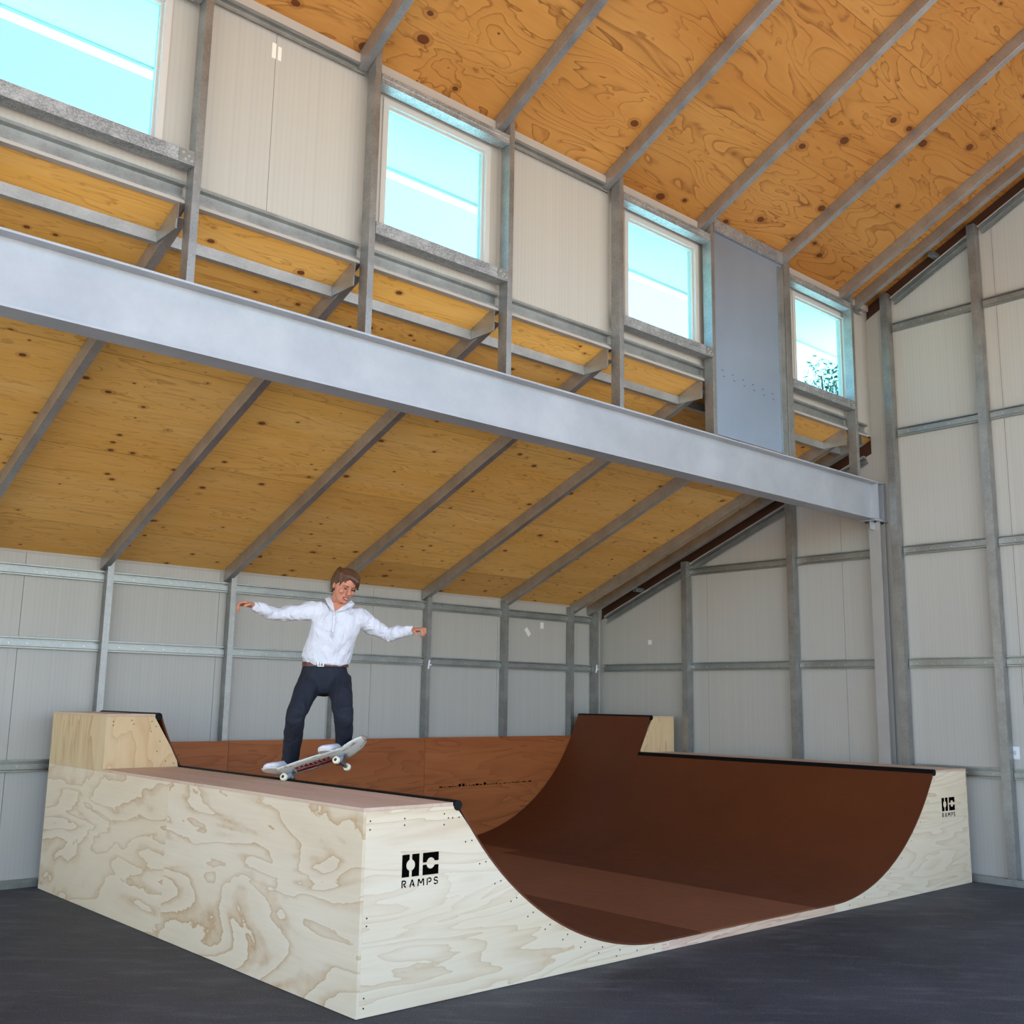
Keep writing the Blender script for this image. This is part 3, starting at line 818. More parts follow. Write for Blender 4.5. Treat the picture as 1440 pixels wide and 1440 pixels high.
# stencilled logo, cut letters as on the panel
def flat_poly(bm, pts, y):
    bm.faces.new([bm.verts.new((x, y, z)) for x, z in pts])
def logo(parent, x, zt, w, dy, lab):
    """x, zt: upper left corner on the panel; w: total width"""
    y = Y0 - 0.0012
    s = w / 0.256
    P = lambda u, v: (x + u * s, zt - v * s)
    bm = bmesh.new()
    def circ(cx, cy, r, a0, a1, n=14):
        return [(cx + r * math.cos(math.radians(a0 + (a1 - a0) * k / n)), cy + r * math.sin(math.radians(a0 + (a1 - a0) * k / n))) for k in range(n + 1)]
    H = 0.120
    r = 0.030; cx, cy = 0.059, 0.058; g = 0.009
    a = math.degrees(math.asin(g / r))
    left = [(0, 0), (cx - g, 0)] + [p for p in circ(cx, cy, r, 270 - a, 90 + a)] + [(cx - g, H), (0, H)]
    right = [(2 * cx, 0), (2 * cx, H), (cx + g, H)] + circ(cx, cy, r, 90 - a, -90 + a) + [(cx + g, 0)]
    ox = 0.143; cx2 = ox + 0.056; W2 = 0.112
    g1, g2 = 0.006, 0.011
    a1 = math.degrees(math.asin(g1 / r)); a2 = math.degrees(math.asin(g2 / r))
    upper = [(ox, 0), (ox + W2, 0), (ox + W2, cy - g2)] + circ(cx2, cy, r, -a2, -180 + a1) + [(ox, cy - g1)]
    lower = [(ox, cy + g1)] + circ(cx2, cy, r, 180 - a1, a2) + [(ox + W2, cy + g2), (ox + W2, H), (ox, H)]
    for pls in ((left, right), (upper, lower)):
        for pl in pls:
            extrude_poly(bm, [(P(u, v)[0], y, P(u, v)[1]) for u, v in pl], (0, 0.001, 0))
        lg = rpart('stencil_block', bm, M['ink'], parent); lg['label'] = lab
        bm = bmesh.new()
    # RAMPS lettering, strokes with stencil breaks
    bm = bmesh.new()
    def done(ch):
        nonlocal bm
        rpart('letter', bm, M['ink'], parent)['label'] = 'black cut letter ' + ch
        bm = bmesh.new()
    LH, T0 = 0.040, 0.135
    def stroke(p, q, t=0.0075):
        p, q = Vector(p), Vector(q); d = (q - p).normalized(); nrm = Vector((-d.y, d.x)) * t / 2
        pts = [p + nrm, q + nrm, q - nrm, p - nrm]
        extrude_poly(bm, [(P(v.x, T0 + v.y)[0], y, P(v.x, T0 + v.y)[1]) for v in pts], (0, 0.001, 0))
    def arcs(cx, cy, rx, ry, a0, a1, t=0.0075, n=8):
        pr = None
        for k in range(n + 1):
            aa = math.radians(a0 + (a1 - a0) * k / n)
            q = (cx + rx * math.cos(aa), cy + ry * math.sin(aa))
            if pr: stroke(pr, q, t)
            pr = q
    # R
    stroke((0.004, 0.003), (0.004, LH)); stroke((0.002, 0.004), (0.018, 0.004)); arcs(0.018, 0.0125, 0.010, 0.0085, -90, 90); stroke((0.012, 0.021), (0.018, 0.021)); stroke((0.016, 0.026), (0.029, LH - 0.001))
    done('R')
    # A
    stroke((0.058, LH), (0.071, 0.001)); stroke((0.073, 0.001), (0.088, LH)); stroke((0.071, 0.028), (0.082, 0.028))
    done('A')
    # M
    stroke((0.114, LH), (0.116, 0.002)); stroke((0.119, 0.002), (0.132, 0.026)); stroke((0.134, 0.026), (0.148, 0.002)); stroke((0.151, 0.002), (0.153, LH))
    done('M')
    # P
    stroke((0.178, 0.003), (0.178, LH)); stroke((0.185, 0.004), (0.195, 0.004)); arcs(0.195, 0.0135, 0.010, 0.0095, -90, 90); stroke((0.187, 0.023), (0.195, 0.023))
    done('P')
    # S
    arcs(0.239, 0.0125, 0.0125, 0.0090, -20, -150); arcs(0.237, 0.0115, 0.0105, 0.009, 200, 110); stroke((0.232, 0.0185), (0.246, 0.022)); arcs(0.240, 0.0295, 0.0115, 0.009, -70, 60); arcs(0.239, 0.0295, 0.0125, 0.009, 75, 165)
    done('S')
logo(spanL, 3.612, 0.806, 0.256, 0, 'black stencilled block with a round cut-out')
logo(spanR, 9.893, 0.815, 0.262, 0, 'black stencilled block with a round cut-out')

# screws in the side panels
scr = bmesh.new(); cyl(scr, (0, 0, 0), (0, -0.0015, 0), 0.0048, 8)
sme = bpy.data.meshes.new('screw'); scr.to_mesh(sme); scr.free(); sme.materials.append(M['screw'])
spots = []
th1 = math.acos(1 - (DZ - 0.06 - FZ) / R)
for k in range(13):
    th = th1 * (1 - k / 12.5)
    for j, (dr, dt) in enumerate(((0.045, 0.0), (0.085, 0.012))):
        spots.append((-1, CXL - (R + dr) * math.sin(th + dt), FZ + R - (R + dr) * math.cos(th + dt)))
for z in (1.00, 0.955, 0.50, 0.46, 0.10, 0.05):
    spots.append((-1, X0 + 0.045, z))
for x, z in ((3.62, 1.0), (3.62, 0.965), (3.90, 1.01), (3.93, 0.985), (3.90, 0.95)):
    spots.append((-1, x, z))
for k in range(9):
    th = th1 * (1 - k / 9.0)
    spots.append((1, CXR + (R + 0.05) * math.sin(th), FZ + R - (R + 0.05) * math.cos(th)))
for sd, x, z in spots:
    if z < 0.012: continue
    s = bpy.data.objects.new('screw', sme); col.objects.link(s)
    s.parent = spanL if sd < 0 else spanR
    s.location = Vector((x, Y0 - 0.0002, z)) - RO
for x, z in ((3.40, 1.44), (3.40, 1.41), (3.55, 1.45), (3.57, 1.42), (3.72, 1.44), (3.76, 1.40), (3.72, 1.36), (3.80, 1.28), (3.78, 1.20), (3.86, 1.12), (3.93, 1.10)):
    s = bpy.data.objects.new('screw', sme); col.objects.link(s); s.parent = e1
    s.location = Vector((x, EXY - 0.0002, z)) - RO

# backboard of old plywood sheets standing between ramp and wall
for k, (a, b, lab) in enumerate(((3.37, 5.058, 'reddish weathered plywood sheet standing behind the ramp, leftmost by the raised extension'),
                                (5.062, 7.498, 'reddish weathered plywood sheet standing behind the ramp, middle one behind the skater'),
                                (7.502, 9.94, 'reddish weathered plywood sheet with black stamp line standing behind the ramp, right one'))):
    s = link('plywood_sheet', boxes((a, b, Y1 + 0.012, Y1 + 0.030, 0.0, 1.22 + 0.004 * k)), M['ply_red'])
    tag(s, lab, 'plywood sheet', 'plywood sheets behind the ramp')
    if k == 2:
        bm = bmesh.new(); random.seed(5)
        x = 7.72
        while x < 9.15:
            w = random.choice((0.02, 0.035, 0.05, 0.015)); h = random.choice((0.008, 0.012, 0.02, 0.03)) if 8.0 < x < 8.4 else random.choice((0.006, 0.01, 0.014))
            box(bm, x, x + w, Y1 + 0.0105, Y1 + 0.0118, 0.66 + (x - 7.7) * 0.012, 0.66 + h + (x - 7.7) * 0.012); x += w + random.choice((0.012, 0.02, 0.03))
        st = link('stamp', bm, M['ink'], s); st['label'] = 'smudged black printed line'


# ------------------------------------------------------------------ skateboard
BP = Vector((3.935, 6.75, DZ))                      # base point of skater and board on the platform
RR = Vector((0.864, -0.504, 0)); TT = Vector((-0.504, -0.864, 0)); ZZ = Vector((0, 0, 1))
def frame(v): return RR * v[0] + TT * v[1] + ZZ * v[2]
bax = frame((0.865, 0.40, 0.31)).normalized()        # tail to nose
aax = frame((0.48, -0.81, -0.33)); aax = (aax - bax * aax.dot(bax)).normalized()
nax = bax.cross(aax).normalized()
if nax.z < 0: nax = -nax
rear_wheel = BP + Vector((0, 0, 0.028))
tr = rear_wheel + aax * 0.085
bo = tr + bax * 0.205 + nax * 0.060                  # centre of the deck underside
board = bpy.data.objects.new('skateboard', None); col.objects.link(board); board.empty_display_size = 0.2
board.matrix_world = Matrix(((bax.x, -aax.x, nax.x, bo.x), (bax.y, -aax.y, nax.y, bo.y), (bax.z, -aax.z, nax.z, bo.z), (0, 0, 0, 1)))
tag(board, 'scuffed white-bottomed skateboard with red graphic and white wheels, nose raised on the coping', 'skateboard')
BL, BW = 0.82, 0.205
def deck_z(x):
    a = abs(x) - 0.245
    return 0.0 if a < 0 else (0.30 * a + 0.55 * a * a)
def deck_w(x):
    a = (abs(x) - (BL / 2 - BW * 0.56)) / (BW * 0.56)
    w = BW / 2 * (0.94 + 0.06 * math.cos(x / BL * 2 * math.pi))
    return w if a <= 0 else w * math.sqrt(max(0.0, 1 - a ** 2.2))
def deck_mesh(z0, z1, xa, xb, wf=1.0, nx=56, ny=10):
    bm = bmesh.new()
    g = []
    for lay, dz in enumerate((z0, z1)):
        rows = []
        for i in range(nx + 1):
            x = xa + (xb - xa) * (0.5 - 0.5 * math.cos(math.pi * i / nx)) if wf == 1.0 else xa + (xb - xa) * i / nx
            w = max(deck_w(x) * wf, 0.004)
            rows.append([bm.verts.new((x, w * (2 * j / ny - 1), deck_z(x) + dz + 0.010 * ((2 * j / ny - 1) * wf) ** 2)) for j in range(ny + 1)])
        g.append(rows)
    for i in range(nx):
        for j in range(ny):
            bm.faces.new((g[0][i][j], g[0][i + 1][j], g[0][i + 1][j + 1], g[0][i][j + 1])); bm.faces.new((g[1][i][j], g[1][i][j + 1], g[1][i + 1][j + 1], g[1][i + 1][j]))
        for j in (0, ny):
            bm.faces.new((g[0][i][j], g[1][i][j], g[1][i + 1][j], g[0][i + 1][j]))
    for i in (0, nx):
        for j in range(ny):
            bm.faces.new((g[0][i][j], g[0][i][j + 1], g[1][i][j + 1], g[1][i][j]))
    return bm
def deck_mat():
    k = NT('scuffed_deck_paint')
    o, s = k.xyz()
    n = k.noise(k.comb(k.math('MULTIPLY', s[0], 7.0), k.math('MULTIPLY', s[1], 30.0), 0.0), 1.0, 5.0, 0.7)
    c = k.mix(k.ramp(n, [(0.54, 0.0), (0.62, 1.0)]), srgb(214, 208, 196), srgb(120, 112, 106))
    ends = k.math('GREATER_THAN', k.math('ABSOLUTE', s[0]), 0.395)
    c = k.mix(k.math('MULTIPLY', ends, 0.8), c, srgb(150, 120, 96))
    return k.out(c, 0.5)
def graphic_mat():
    k = NT('red_board_graphic')
    o, s = k.xyz()
    n = k.noise(k.comb(k.math('MULTIPLY', s[0], 9.0), k.math('MULTIPLY', s[1], 40.0), 0.0), 1.0, 5.0, 0.7)
    c = k.mix(k.ramp(n, [(0.55, 0.0), (0.60, 1.0)]), srgb(140, 22, 30), srgb(196, 186, 176))
    return k.out(c, 0.5)
dk = link('deck', deck_mesh(0.0, 0.009, -BL / 2, BL / 2), deck_mat(), board, True)
link('grip_tape', deck_mesh(0.0092, 0.0102, -BL / 2 + 0.002, BL / 2 - 0.002), plain('grip_tape', (0.012, 0.012, 0.013, 1), 0.95), dk, True)
gr = bmesh.new()
random.seed(11)
def gpoly(pts): extrude_poly(gr, [(x, y, -0.0016 + 0.010 * (y / 0.1) ** 2) for x, y in pts], (0, 0, 0.0012))
gpoly([(-0.16, -0.045), (0.14, -0.055), (0.15, -0.010), (-0.15, -0.008)])
for k in range(8):
    x = -0.14 + k * 0.035
    gpoly([(x, 0.002), (x + 0.030, 0.000), (x + 0.026, 0.050 + random.uniform(0, 0.012)), (x + 0.012, 0.034), (x + 0.002, 0.058)])
link('graphic', gr, graphic_mat(), dk)
wheel_m = plain('urethane_wheel', srgb(232, 222, 190), 0.45)
bearing_m = plain('bearing', (0.05, 0.05, 0.05, 1), 0.35, 0.8)
truck_m = plain('truck_metal', (0.30, 0.31, 0.33, 1), 0.35, 0.85)
def lathe(prof, axis, c, seg=20):
    bm = bmesh.new(); c = Vector(c); rings = []
    for a, r in prof:
        rings.append([bm.verts.new(c + (Vector((r * math.cos(t), a, r * math.sin(t))) if axis == 'y' else Vector((r * math.cos(t), r * math.sin(t), a)))) for t in [2 * math.pi * q / seg for q in range(seg)]])
    for p, q in zip(rings, rings[1:]):
        for i in range(seg): bm.faces.new((p[i], p[(i + 1) % seg], q[(i + 1) % seg], q[i]))
    bm.faces.new(rings[0]); bm.faces.new(rings[-1][::-1])
    return bm
for sx, nm in ((-1, 'rear'), (1, 'front')):
    x = 0.205 * sx
    bm = bmesh.new()
    box(bm, x - 0.04, x + 0.04, -0.028, 0.028, -0.012, 0.002)
    extrude_poly(bm, [(x - 0.030, -0.018, -0.012), (x + 0.030, -0.018, -0.012), (x + 0.012, -0.018, -0.052), (x - 0.014, -0.018, -0.052)], (0, 0.036, 0))
    cyl(bm, (x, -0.068, -0.060), (x, 0.068, -0.060), 0.013, 12)
    cyl(bm, (x, -0.100, -0.060), (x, 0.100, -0.060), 0.004, 8)
    cyl(bm, (x - sx * 0.016, 0, -0.016), (x - sx * 0.030, 0, -0.060), 0.015, 12)
    t = link('truck', bm, truck_m, board); t['label'] = 'steel %s truck' % nm
    for sy in (-1, 1):
        y = 0.085 * sy
        w = link('wheel', lathe([(-0.016, 0.012), (-0.016, 0.020), (-0.011, 0.0265), (0.011, 0.0265), (0.016, 0.020), (0.016, 0.012)], 'y', (x, y, -0.060)), wheel_m, t, True)
        w['label'] = 'off-white wheel'
        link('bearing', lathe([(-0.0172, 0.004), (-0.0168, 0.011), (0.0168, 0.011), (0.0172, 0.004)], 'y', (x, y, -0.060)), bearing_m, t)

# ------------------------------------------------------------------ the skater
K = 0.978
man = empty('person', BP, 'person in white shirt and navy trousers balancing on a skateboard, arms spread wide', 'person', rz=math.atan2(RR.y, RR.x))
def J(s, t, z): return Vector((K * s, -K * t, (z - 1.09) * K + 0.022))
def W2L(p):                                          # world point to the skater's own frame
    d = p - BP
    return Vector((d.dot(RR), -d.dot(TT), d.z))
def loft(bm, rings, seg=18, ref=(1, 0, 0)):
    """rings: (centre, r_ref, r_other[, ref]); closed ends, elliptical sections across the path"""
    cs = [Vector(r[0]) for r in rings]; prev = None; out = []
    for i, r in enumerate(rings):
        tng = (cs[min(i + 1, len(cs) - 1)] - cs[max(i - 1, 0)]).normalized()
        rf = Vector(r[3]) if len(r) > 3 else Vector(ref)
        a = (rf - tng * rf.dot(tng))
        if a.length < 1e-4: a = tng.orthogonal()
        a.normalize(); b = tng.cross(a)
        out.append([bm.verts.new(cs[i] + a * r[1] * math.cos(q) + b * r[2] * math.sin(q)) for q in [2 * math.pi * k / seg for k in range(seg)]])
    for p, q in zip(out, out[1:]):
        for i in range(seg): bm.faces.new((p[i], p[(i + 1) % seg], q[(i + 1) % seg], q[i]))
    c0 = bm.verts.new(cs[0]); c1 = bm.verts.new(cs[-1])
    for i in range(seg):
        bm.faces.new((out[0][(i + 1) % seg], out[0][i], c0)); bm.faces.new((out[-1][i], out[-1][(i + 1) % seg], c1))
def ball(bm, c, rx, ry, rz, mat3=None, seg=14):
    c = Vector(c); rings = []
    n = seg // 2
    m3 = mat3 or Matrix.Identity(3)
    top = bm.verts.new(c + m3 @ Vector((0, 0, rz))); bot = bm.verts.new(c + m3 @ Vector((0, 0, -rz)))
    for i in range(1, n):
        th = math.pi * i / n
        rings.append([bm.verts.new(c + m3 @ Vector((rx * math.sin(th) * math.cos(2 * math.pi * k / seg), ry * math.sin(th) * math.sin(2 * math.pi * k / seg), rz * math.cos(th)))) for k in range(seg)])
    for p, q in zip(rings, rings[1:]):
        for i in range(seg): bm.faces.new((p[i], q[i], q[(i + 1) % seg], p[(i + 1) % seg]))
    for i in range(seg):
        bm.faces.new((top, rings[0][i], rings[0][(i + 1) % seg])); bm.faces.new((bot, rings[-1][(i + 1) % seg], rings[-1][i]))
def fuse(name, bm, mat, voxel, smooth=4, parent=None, post=None):
    """merge overlapping closed pieces into one continuous skin"""
    o = link(name, bm, mat, parent or man, True)
    m = o.modifiers.new('merge', 'REMESH'); m.mode = 'VOXEL'; m.voxel_size = voxel; m.use_smooth_shade = True
    m = o.modifiers.new('relax', 'SMOOTH'); m.iterations = smooth; m.factor = 0.5
    bpy.context.view_layer.update()
    dg = bpy.context.evaluated_depsgraph_get()
    me = bpy.data.meshes.new_from_object(o.evaluated_get(dg))
    o.modifiers.clear()
    o.data = me
    if post:
        data = [(v.co.copy(), v.normal.copy()) for v in me.vertices]
        for v, (p, nn) in zip(me.vertices, data): v.co = post(p, nn)
    for p in me.polygons: p.use_smooth = True
    return o
def skin():
    k = NT('skin')
    o, s = k.xyz()
    n = k.noise(o, 30.0, 3.0)
    c = k.mix(n, srgb(206, 140, 108), srgb(190, 118, 90))
    k.b.inputs['Subsurface Weight'].default_value = 0.08
    k.b.inputs['Subsurface Radius'].default_value = (0.01, 0.004, 0.002)
    return k.out(c, 0.5)
def cloth(name, c0, c1, wr, scale, rough=0.8, strength=0.6):
    k = NT(name)
    o, s = k.xyz()
    n = k.noise(k.comb(k.math('MULTIPLY', s[0], scale), k.math('MULTIPLY', s[1], scale), k.math('MULTIPLY', s[2], scale * 0.6)), 1.0, 3.0, 0.55, 1.2)
    c = k.mix(n, c0, c1)
    k.bump(n, strength, wr)
    return k.out(c, rough)
skin_m = skin()
shirt_m = cloth('white_shirt', srgb(228, 224, 226), srgb(212, 209, 214), 0.03, 11.0, 0.75, 0.9)
trouser_m = cloth('navy_trousers', srgb(15, 19, 31), srgb(22, 27, 42), 0.03, 9.0, 0.8, 0.7)
hair_m = cloth('brown_hair', srgb(40, 23, 14), srgb(112, 70, 40), 0.004, 60.0, 0.5, 0.8)

# joints (right = picture right)
pel = J(0.26, -0.10, 1.86); waist = J(0.265, -0.08, 1.93); chest = J(0.315, 0.00, 2.18); neckb = J(0.335, 0.02, 2.325)
shl = J(0.195, 0.00, 2.305); shr = J(0.490, -0.02, 2.262)
ell = J(-0.125, -0.02, 2.268); wrl = J(-0.290, 0.13, 2.318)
elr = J(0.715, -0.10, 2.145); wrr = J(0.905, 0.03, 2.180)
hpl = J(0.165, -0.10, 1.80); hpr = J(0.360, -0.10, 1.80)
knl = J(0.062, 0.12, 1.56); knr = J(0.400, 0.17, 1.57)
footl_c = W2L(board.matrix_world @ Vector((-0.245, 0.0, 0.012))); footr_c = W2L(board.matrix_world @ Vector((0.185, 0.0, 0.012)))
toe = W2L(BP - aax * 0.85 - bax * 0.42).normalized(); nrm = W2L(BP + nax).normalized(); lat = W2L(BP + bax).normalized()
toe = (toe - nrm * toe.dot(nrm)).normalized(); lat = nrm.cross(toe).normalized()
ankl = footl_c - toe * 0.060 + nrm * 0.090; ankr = footr_c - toe * 0.060 + nrm * 0.090

# head frame
hf = Vector((0.36, -0.84, -0.40)).normalized()       # where the face looks (local: -y is towards the viewer)
hx = Vector((0.93, 0.30, -0.20)); hx = (hx - hf * hx.dot(hf)).normalized()
hu = hx.cross(hf).normalized()
if hu.z < 0: hu = -hu
HM = Matrix((( hx.x, hf.x, hu.x), (hx.y, hf.y, hu.y), (hx.z, hf.z, hu.z)))
chin = J(0.362, 0.135, 2.352)
hc = chin - HM @ Vector((0, 0.078, 0))
def H(x, y, z): return hc + HM @ Vector((x, y, z))
def facepatch(v): pass
bm = bmesh.new()
prof = [(0.000, .022, .090, .050), (.010, .038, .097, .025), (.030, .050, .098, -.010), (.055, .060, .097, -.045), (.080, .067, .094, -.070), (.105, .071, .091, -.086),
        (.135, .074, .095, -.096), (.165, .074, .092, -.097), (.190, .068, .078, -.088), (.212, .053, .052, -.068), (.226, .028, .020, -.040)]
loft(bm, [(H(0, (f + b) / 2, z), w, (f - b) / 2, hx) for z, w, f, b in prof], 24)
loft(bm, [(H(0, .088, .122), .008, .010, hx), (H(0, .103, .100), .010, .012, hx), (H(0, .114, .084), .014, .012, hx), (H(0, .100, .074), .013, .010, hx)], 12)   # nose
for sx in (-1, 1):
    ball(bm, H(.010 * sx, .101, .079), .008, .009, .007, HM)
    ball(bm, H(.032 * sx, .084, .128), .022, .012, .008, HM)           # brow
    ball(bm, H(.044 * sx, .066, .085), .020, .020, .020, HM)           # cheek
    ball(bm, H(.075 * sx, -.012, .098), .008, .018, .030, HM)          # ear
ball(bm, H(0, .088, .052), .022, .012, .009, HM); ball(bm, H(0, .091, .012), .016, .010, .013, HM)
loft(bm, [(H(0, -.020, .070), .055, .060), (H(0, -.010, .020), .054, .058), (neckb + Vector((0, 0.01, 0.02)), .056, .058), (neckb + Vector((0, 0, -.05)), .075, .065), (chest, .12, .08)], 18)
# inner body, covered by the clothes, carries neck, arms and legs as one figure
loft(bm, [(neckb - Vector((0, 0, .03)), .09, .06), (chest + Vector((0, 0, .05)), .145, .085), (chest, .15, .09), (waist, .125, .085), (pel, .13, .09), (pel - Vector((0, 0, .08)), .12, .08)], 20)
for sh, el, wr in ((shl, ell, wrl), (shr, elr, wrr)):
    loft(bm, [(chest.lerp(sh, .6), .05, .05, (0, 0, 1)), (sh, .052, .052, (0, 0, 1)), (sh.lerp(el, .4), .042, .042, (0, 0, 1)), (el, .036, .036, (0, 0, 1))], 14)
    loft(bm, [(el, .036, .036, (0, 0, 1)), (el.lerp(wr, .3), .036, .034, (0, 0, 1)), (el.lerp(wr, .8), .026, .023, (0, 0, 1)), (wr, .024, .020, (0, 0, 1))], 14)
for hp, kn, an in ((hpl, knl, ankl), (hpr, knr, ankr)):
    loft(bm, [(hp, .075, .075), (hp.lerp(kn, .5), .062, .064), (kn, .048, .05)], 14)
    loft(bm, [(kn, .048, .05), (kn.lerp(an, .35), .047, .050), (an, .033, .036)], 14)
def hand(bm, wr, d, pn, thumb_side, curl, spread=0.012):
    d = Vector(d).normalized(); pn = Vector(pn); pn = (pn - d * pn.dot(d)).normalized(); l = d.cross(pn).normalized() * thumb_side
    kc = wr + d * 0.088
    loft(bm, [(wr - d * 0.01, .027, .019, l), (wr + d * 0.02, .030, .017, l), (wr + d * 0.055, .040, .016, l), (kc, .041, .0135, l), (kc + d * .006, .036, .010, l)], 16)
    for i, (off, ln) in enumerate(((.031, .072), (.0105, .080), (-.0105, .074), (-.030, .058))):
        p = kc + l * off - d * 0.004 * (i if i > 1 else 0)
        ang = 0.0; pts = [(p - d * .012, .0092)]; pts.append((p, .0095))
        dd = d + l * spread * (1.5 - i) * 3
        for f, r, c in ((.45, .0088, curl[0]), (.30, .0080, curl[1]), (.25, .0068, curl[2])):
            ang += math.radians(c + 5 * i)
            p = p + (dd.normalized() * math.cos(ang) + pn * math.sin(ang)) * ln * f
            pts.append((p, r))
        loft(bm, [(q, r, r, l) for q, r in pts], 10)
    p0 = wr + d * .022 + l * .024 + pn * .004
    p1 = p0 + (d * .55 + l * .75 + pn * .25).normalized() * .034
    p2 = p1 + (d * .80 + l * .25 + pn * .50).normalized() * .030
    p3 = p2 + (d * .85 - l * .10 + pn * .50).normalized() * .024
    loft(bm, [(p0, .015, .014, pn), (p1, .0125, .012, pn), (p2, .0105, .010, pn), (p3, .0082, .0075, pn)], 10)
hdl = (-0.90, -0.42, 0.10); hdr = (0.62, -0.66, 0.02)
hand(bm, wrl, hdl, (-0.25, -0.35, -0.90), 1, (38, 42, 30))
hand(bm, wrr, hdr, (0.35, -0.25, -0.85), -1, (52, 62, 45))
body = fuse('body', bm, skin_m, 0.0045, 3)
body['label'] = 'tanned head, neck and bare hands'
# face details
eye_m = plain('eye', srgb(60, 44, 36), 0.2); lip_m = plain('lips', srgb(168, 84, 78), 0.45); teeth_m = plain('teeth', srgb(226, 214, 202), 0.35); brow_m = plain('eyebrow', srgb(104, 70, 46), 0.8)
for sx in (-1, 1):
    bm = bmesh.new(); ball(bm, H(.031 * sx, .0905, .112), .0125, .0065, .0042, HM); e = link('eye', bm, eye_m, body, True)
    bm = bmesh.new(); loft(bm, [(H(.012 * sx, .0985, .130), .002, .003), (H(.030 * sx, .0975, .135), .0032, .0045), (H(.050 * sx, .084, .131), .002, .003)], 8); link('eyebrow', bm, brow_m, body, True)
bm = bmesh.new()
loft(bm, [(H(-.026, .090, .050), .003, .003), (H(-.012, .103, .0535), .005, .005), (H(0, .106, .052), .0045, .005), (H(.012, .103, .0535), .005, .005), (H(.026, .090, .050), .003, .003)], 10)
loft(bm, [(H(-.024, .090, .047), .003, .003), (H(-.010, .101, .037), .005, .005), (H(.010, .101, .037), .005, .005), (H(.024, .090, .047), .003, .003)], 10)
link('lips', bm, lip_m, body, True)
bm = bmesh.new(); ball(bm, H(0, .0985, .0455), .017, .006, .0055, HM); link('teeth', bm, teeth_m, body, True)
# hair: a cap with swept locks
bm = bmesh.new()
cap = [(.062, .060, -.050, -.100), (.090, .073, -.035, -.112), (.120, .083, -.010, -.118), (.150, .088, .020, -.118), (.182, .086, .082, -.114), (.205, .077, .086, -.100), (.228, .056, .052, -.076), (.243, .026, .012, -.040)]
loft(bm, [(H(0, (f + b) / 2, z), w, (f - b) / 2, hx) for z, w, f, b in cap], 22)
random.seed(21)
for k in range(46):
    a = -2.6 + 5.2 * k / 45
    # a = 0 is over the forehead; locks start near the parting and fall round the head
    sx, cy = math.sin(a), math.cos(a)
    part = H(-.015 + .02 * sx, .02 + 0.02 * cy, .236)
    lo = .168 if abs(a) < 0.75 else (.118 if abs(a) < 1.35 else .055)
    lo += random.uniform(-.012, .012)
    mid = H(.074 * sx, -.008 + .098 * cy, .195 + random.uniform(-.006, .010))
    sweep = .022 if a < 0.9 else .008
    low = H((.088 + random.uniform(-.003, .008)) * sx + sweep * (1 if a < .4 else -0.2), -.012 + (.105 + random.uniform(-.004, .010)) * cy, lo + .022 if abs(a) < .75 else lo + .03)
    tip = H((.098 + random.uniform(0, .020)) * sx + sweep * 1.6 * (1 if a < .4 else -0.2), -.014 + (.100 + random.uniform(0, .012)) * cy, lo)
    r = random.uniform(.010, .015)
    loft(bm, [(part, r, r * .8), (mid, r * 1.2, r), (low, r, r * .8), (tip, r * .35, r * .3)], 8)
hair = fuse('hair', bm, hair_m, 0.0045, 2)
hair['label'] = 'tousled brown hair swept to the side'

# shirt
def crease(p, nn, amp, f):
    n = mnoise.noise(Vector((p.x * f, p.y * f, p.z * f * 0.55))) + 0.5 * mnoise.noise(Vector((p.x * f * 2.3, p.y * f * 2.3, p.z * f * 1.2 + 7)))
    return p + nn * (n * amp)
bm = bmesh.new()
back = Vector((0, 0.01, 0))
X = Vector((1, 0, -0.18))
loft(bm, [(J(0.262, -.075, 1.922), .158, .116), (J(0.262, -.07, 1.945), .178, .132), (J(0.272, -.06, 1.985), .176, .130), (J(0.290, -.03, 2.07), .168, .122, X), (J(0.315, -.005, 2.17), .178, .122, X),
          (J(0.330, .005, 2.245), .182, .112, X), (J(0.338, .01, 2.295), .150, .088, X), (J(0.340, .015, 2.335), .088, .066, X), (J(0.342, .02, 2.352), .064, .060, X)], 30)
for sh, el, wr in ((shl, ell, wrl), (shr, elr, wrr)):
    d1 = (el - sh).normalized()
    loft(bm, [(chest.lerp(sh, .55) + Vector((0, 0, .02)), .075, .075, (0, 0, 1)), (sh, .078, .074, (0, 0, 1)), (sh.lerp(el, .3), .068, .064, (0, 0, 1)), (sh.lerp(el, .7), .056, .055, (0, 0, 1)), (el, .050, .050, (0, 0, 1)), (el + d1 * .02, .035, .035, (0, 0, 1))], 18)
    loft(bm, [(el - (wr - el).normalized() * .02, .035, .035, (0, 0, 1)), (el, .050, .050, (0, 0, 1)), (el.lerp(wr, .35), .050, .048, (0, 0, 1)), (el.lerp(wr, .75), .042, .038, (0, 0, 1)), (el.lerp(wr, .86), .036, .032, (0, 0, 1)), (el.lerp(wr, .98), .035, .030, (0, 0, 1)), (el.lerp(wr, 1.0), .030, .026, (0, 0, 1))], 18)
shirt = fuse('shirt', bm, shirt_m, 0.007, 4, None, lambda p, nn: crease(p, nn, 0.011, 13.0))
shirt['label'] = 'white long-sleeved shirt, open at the neck'
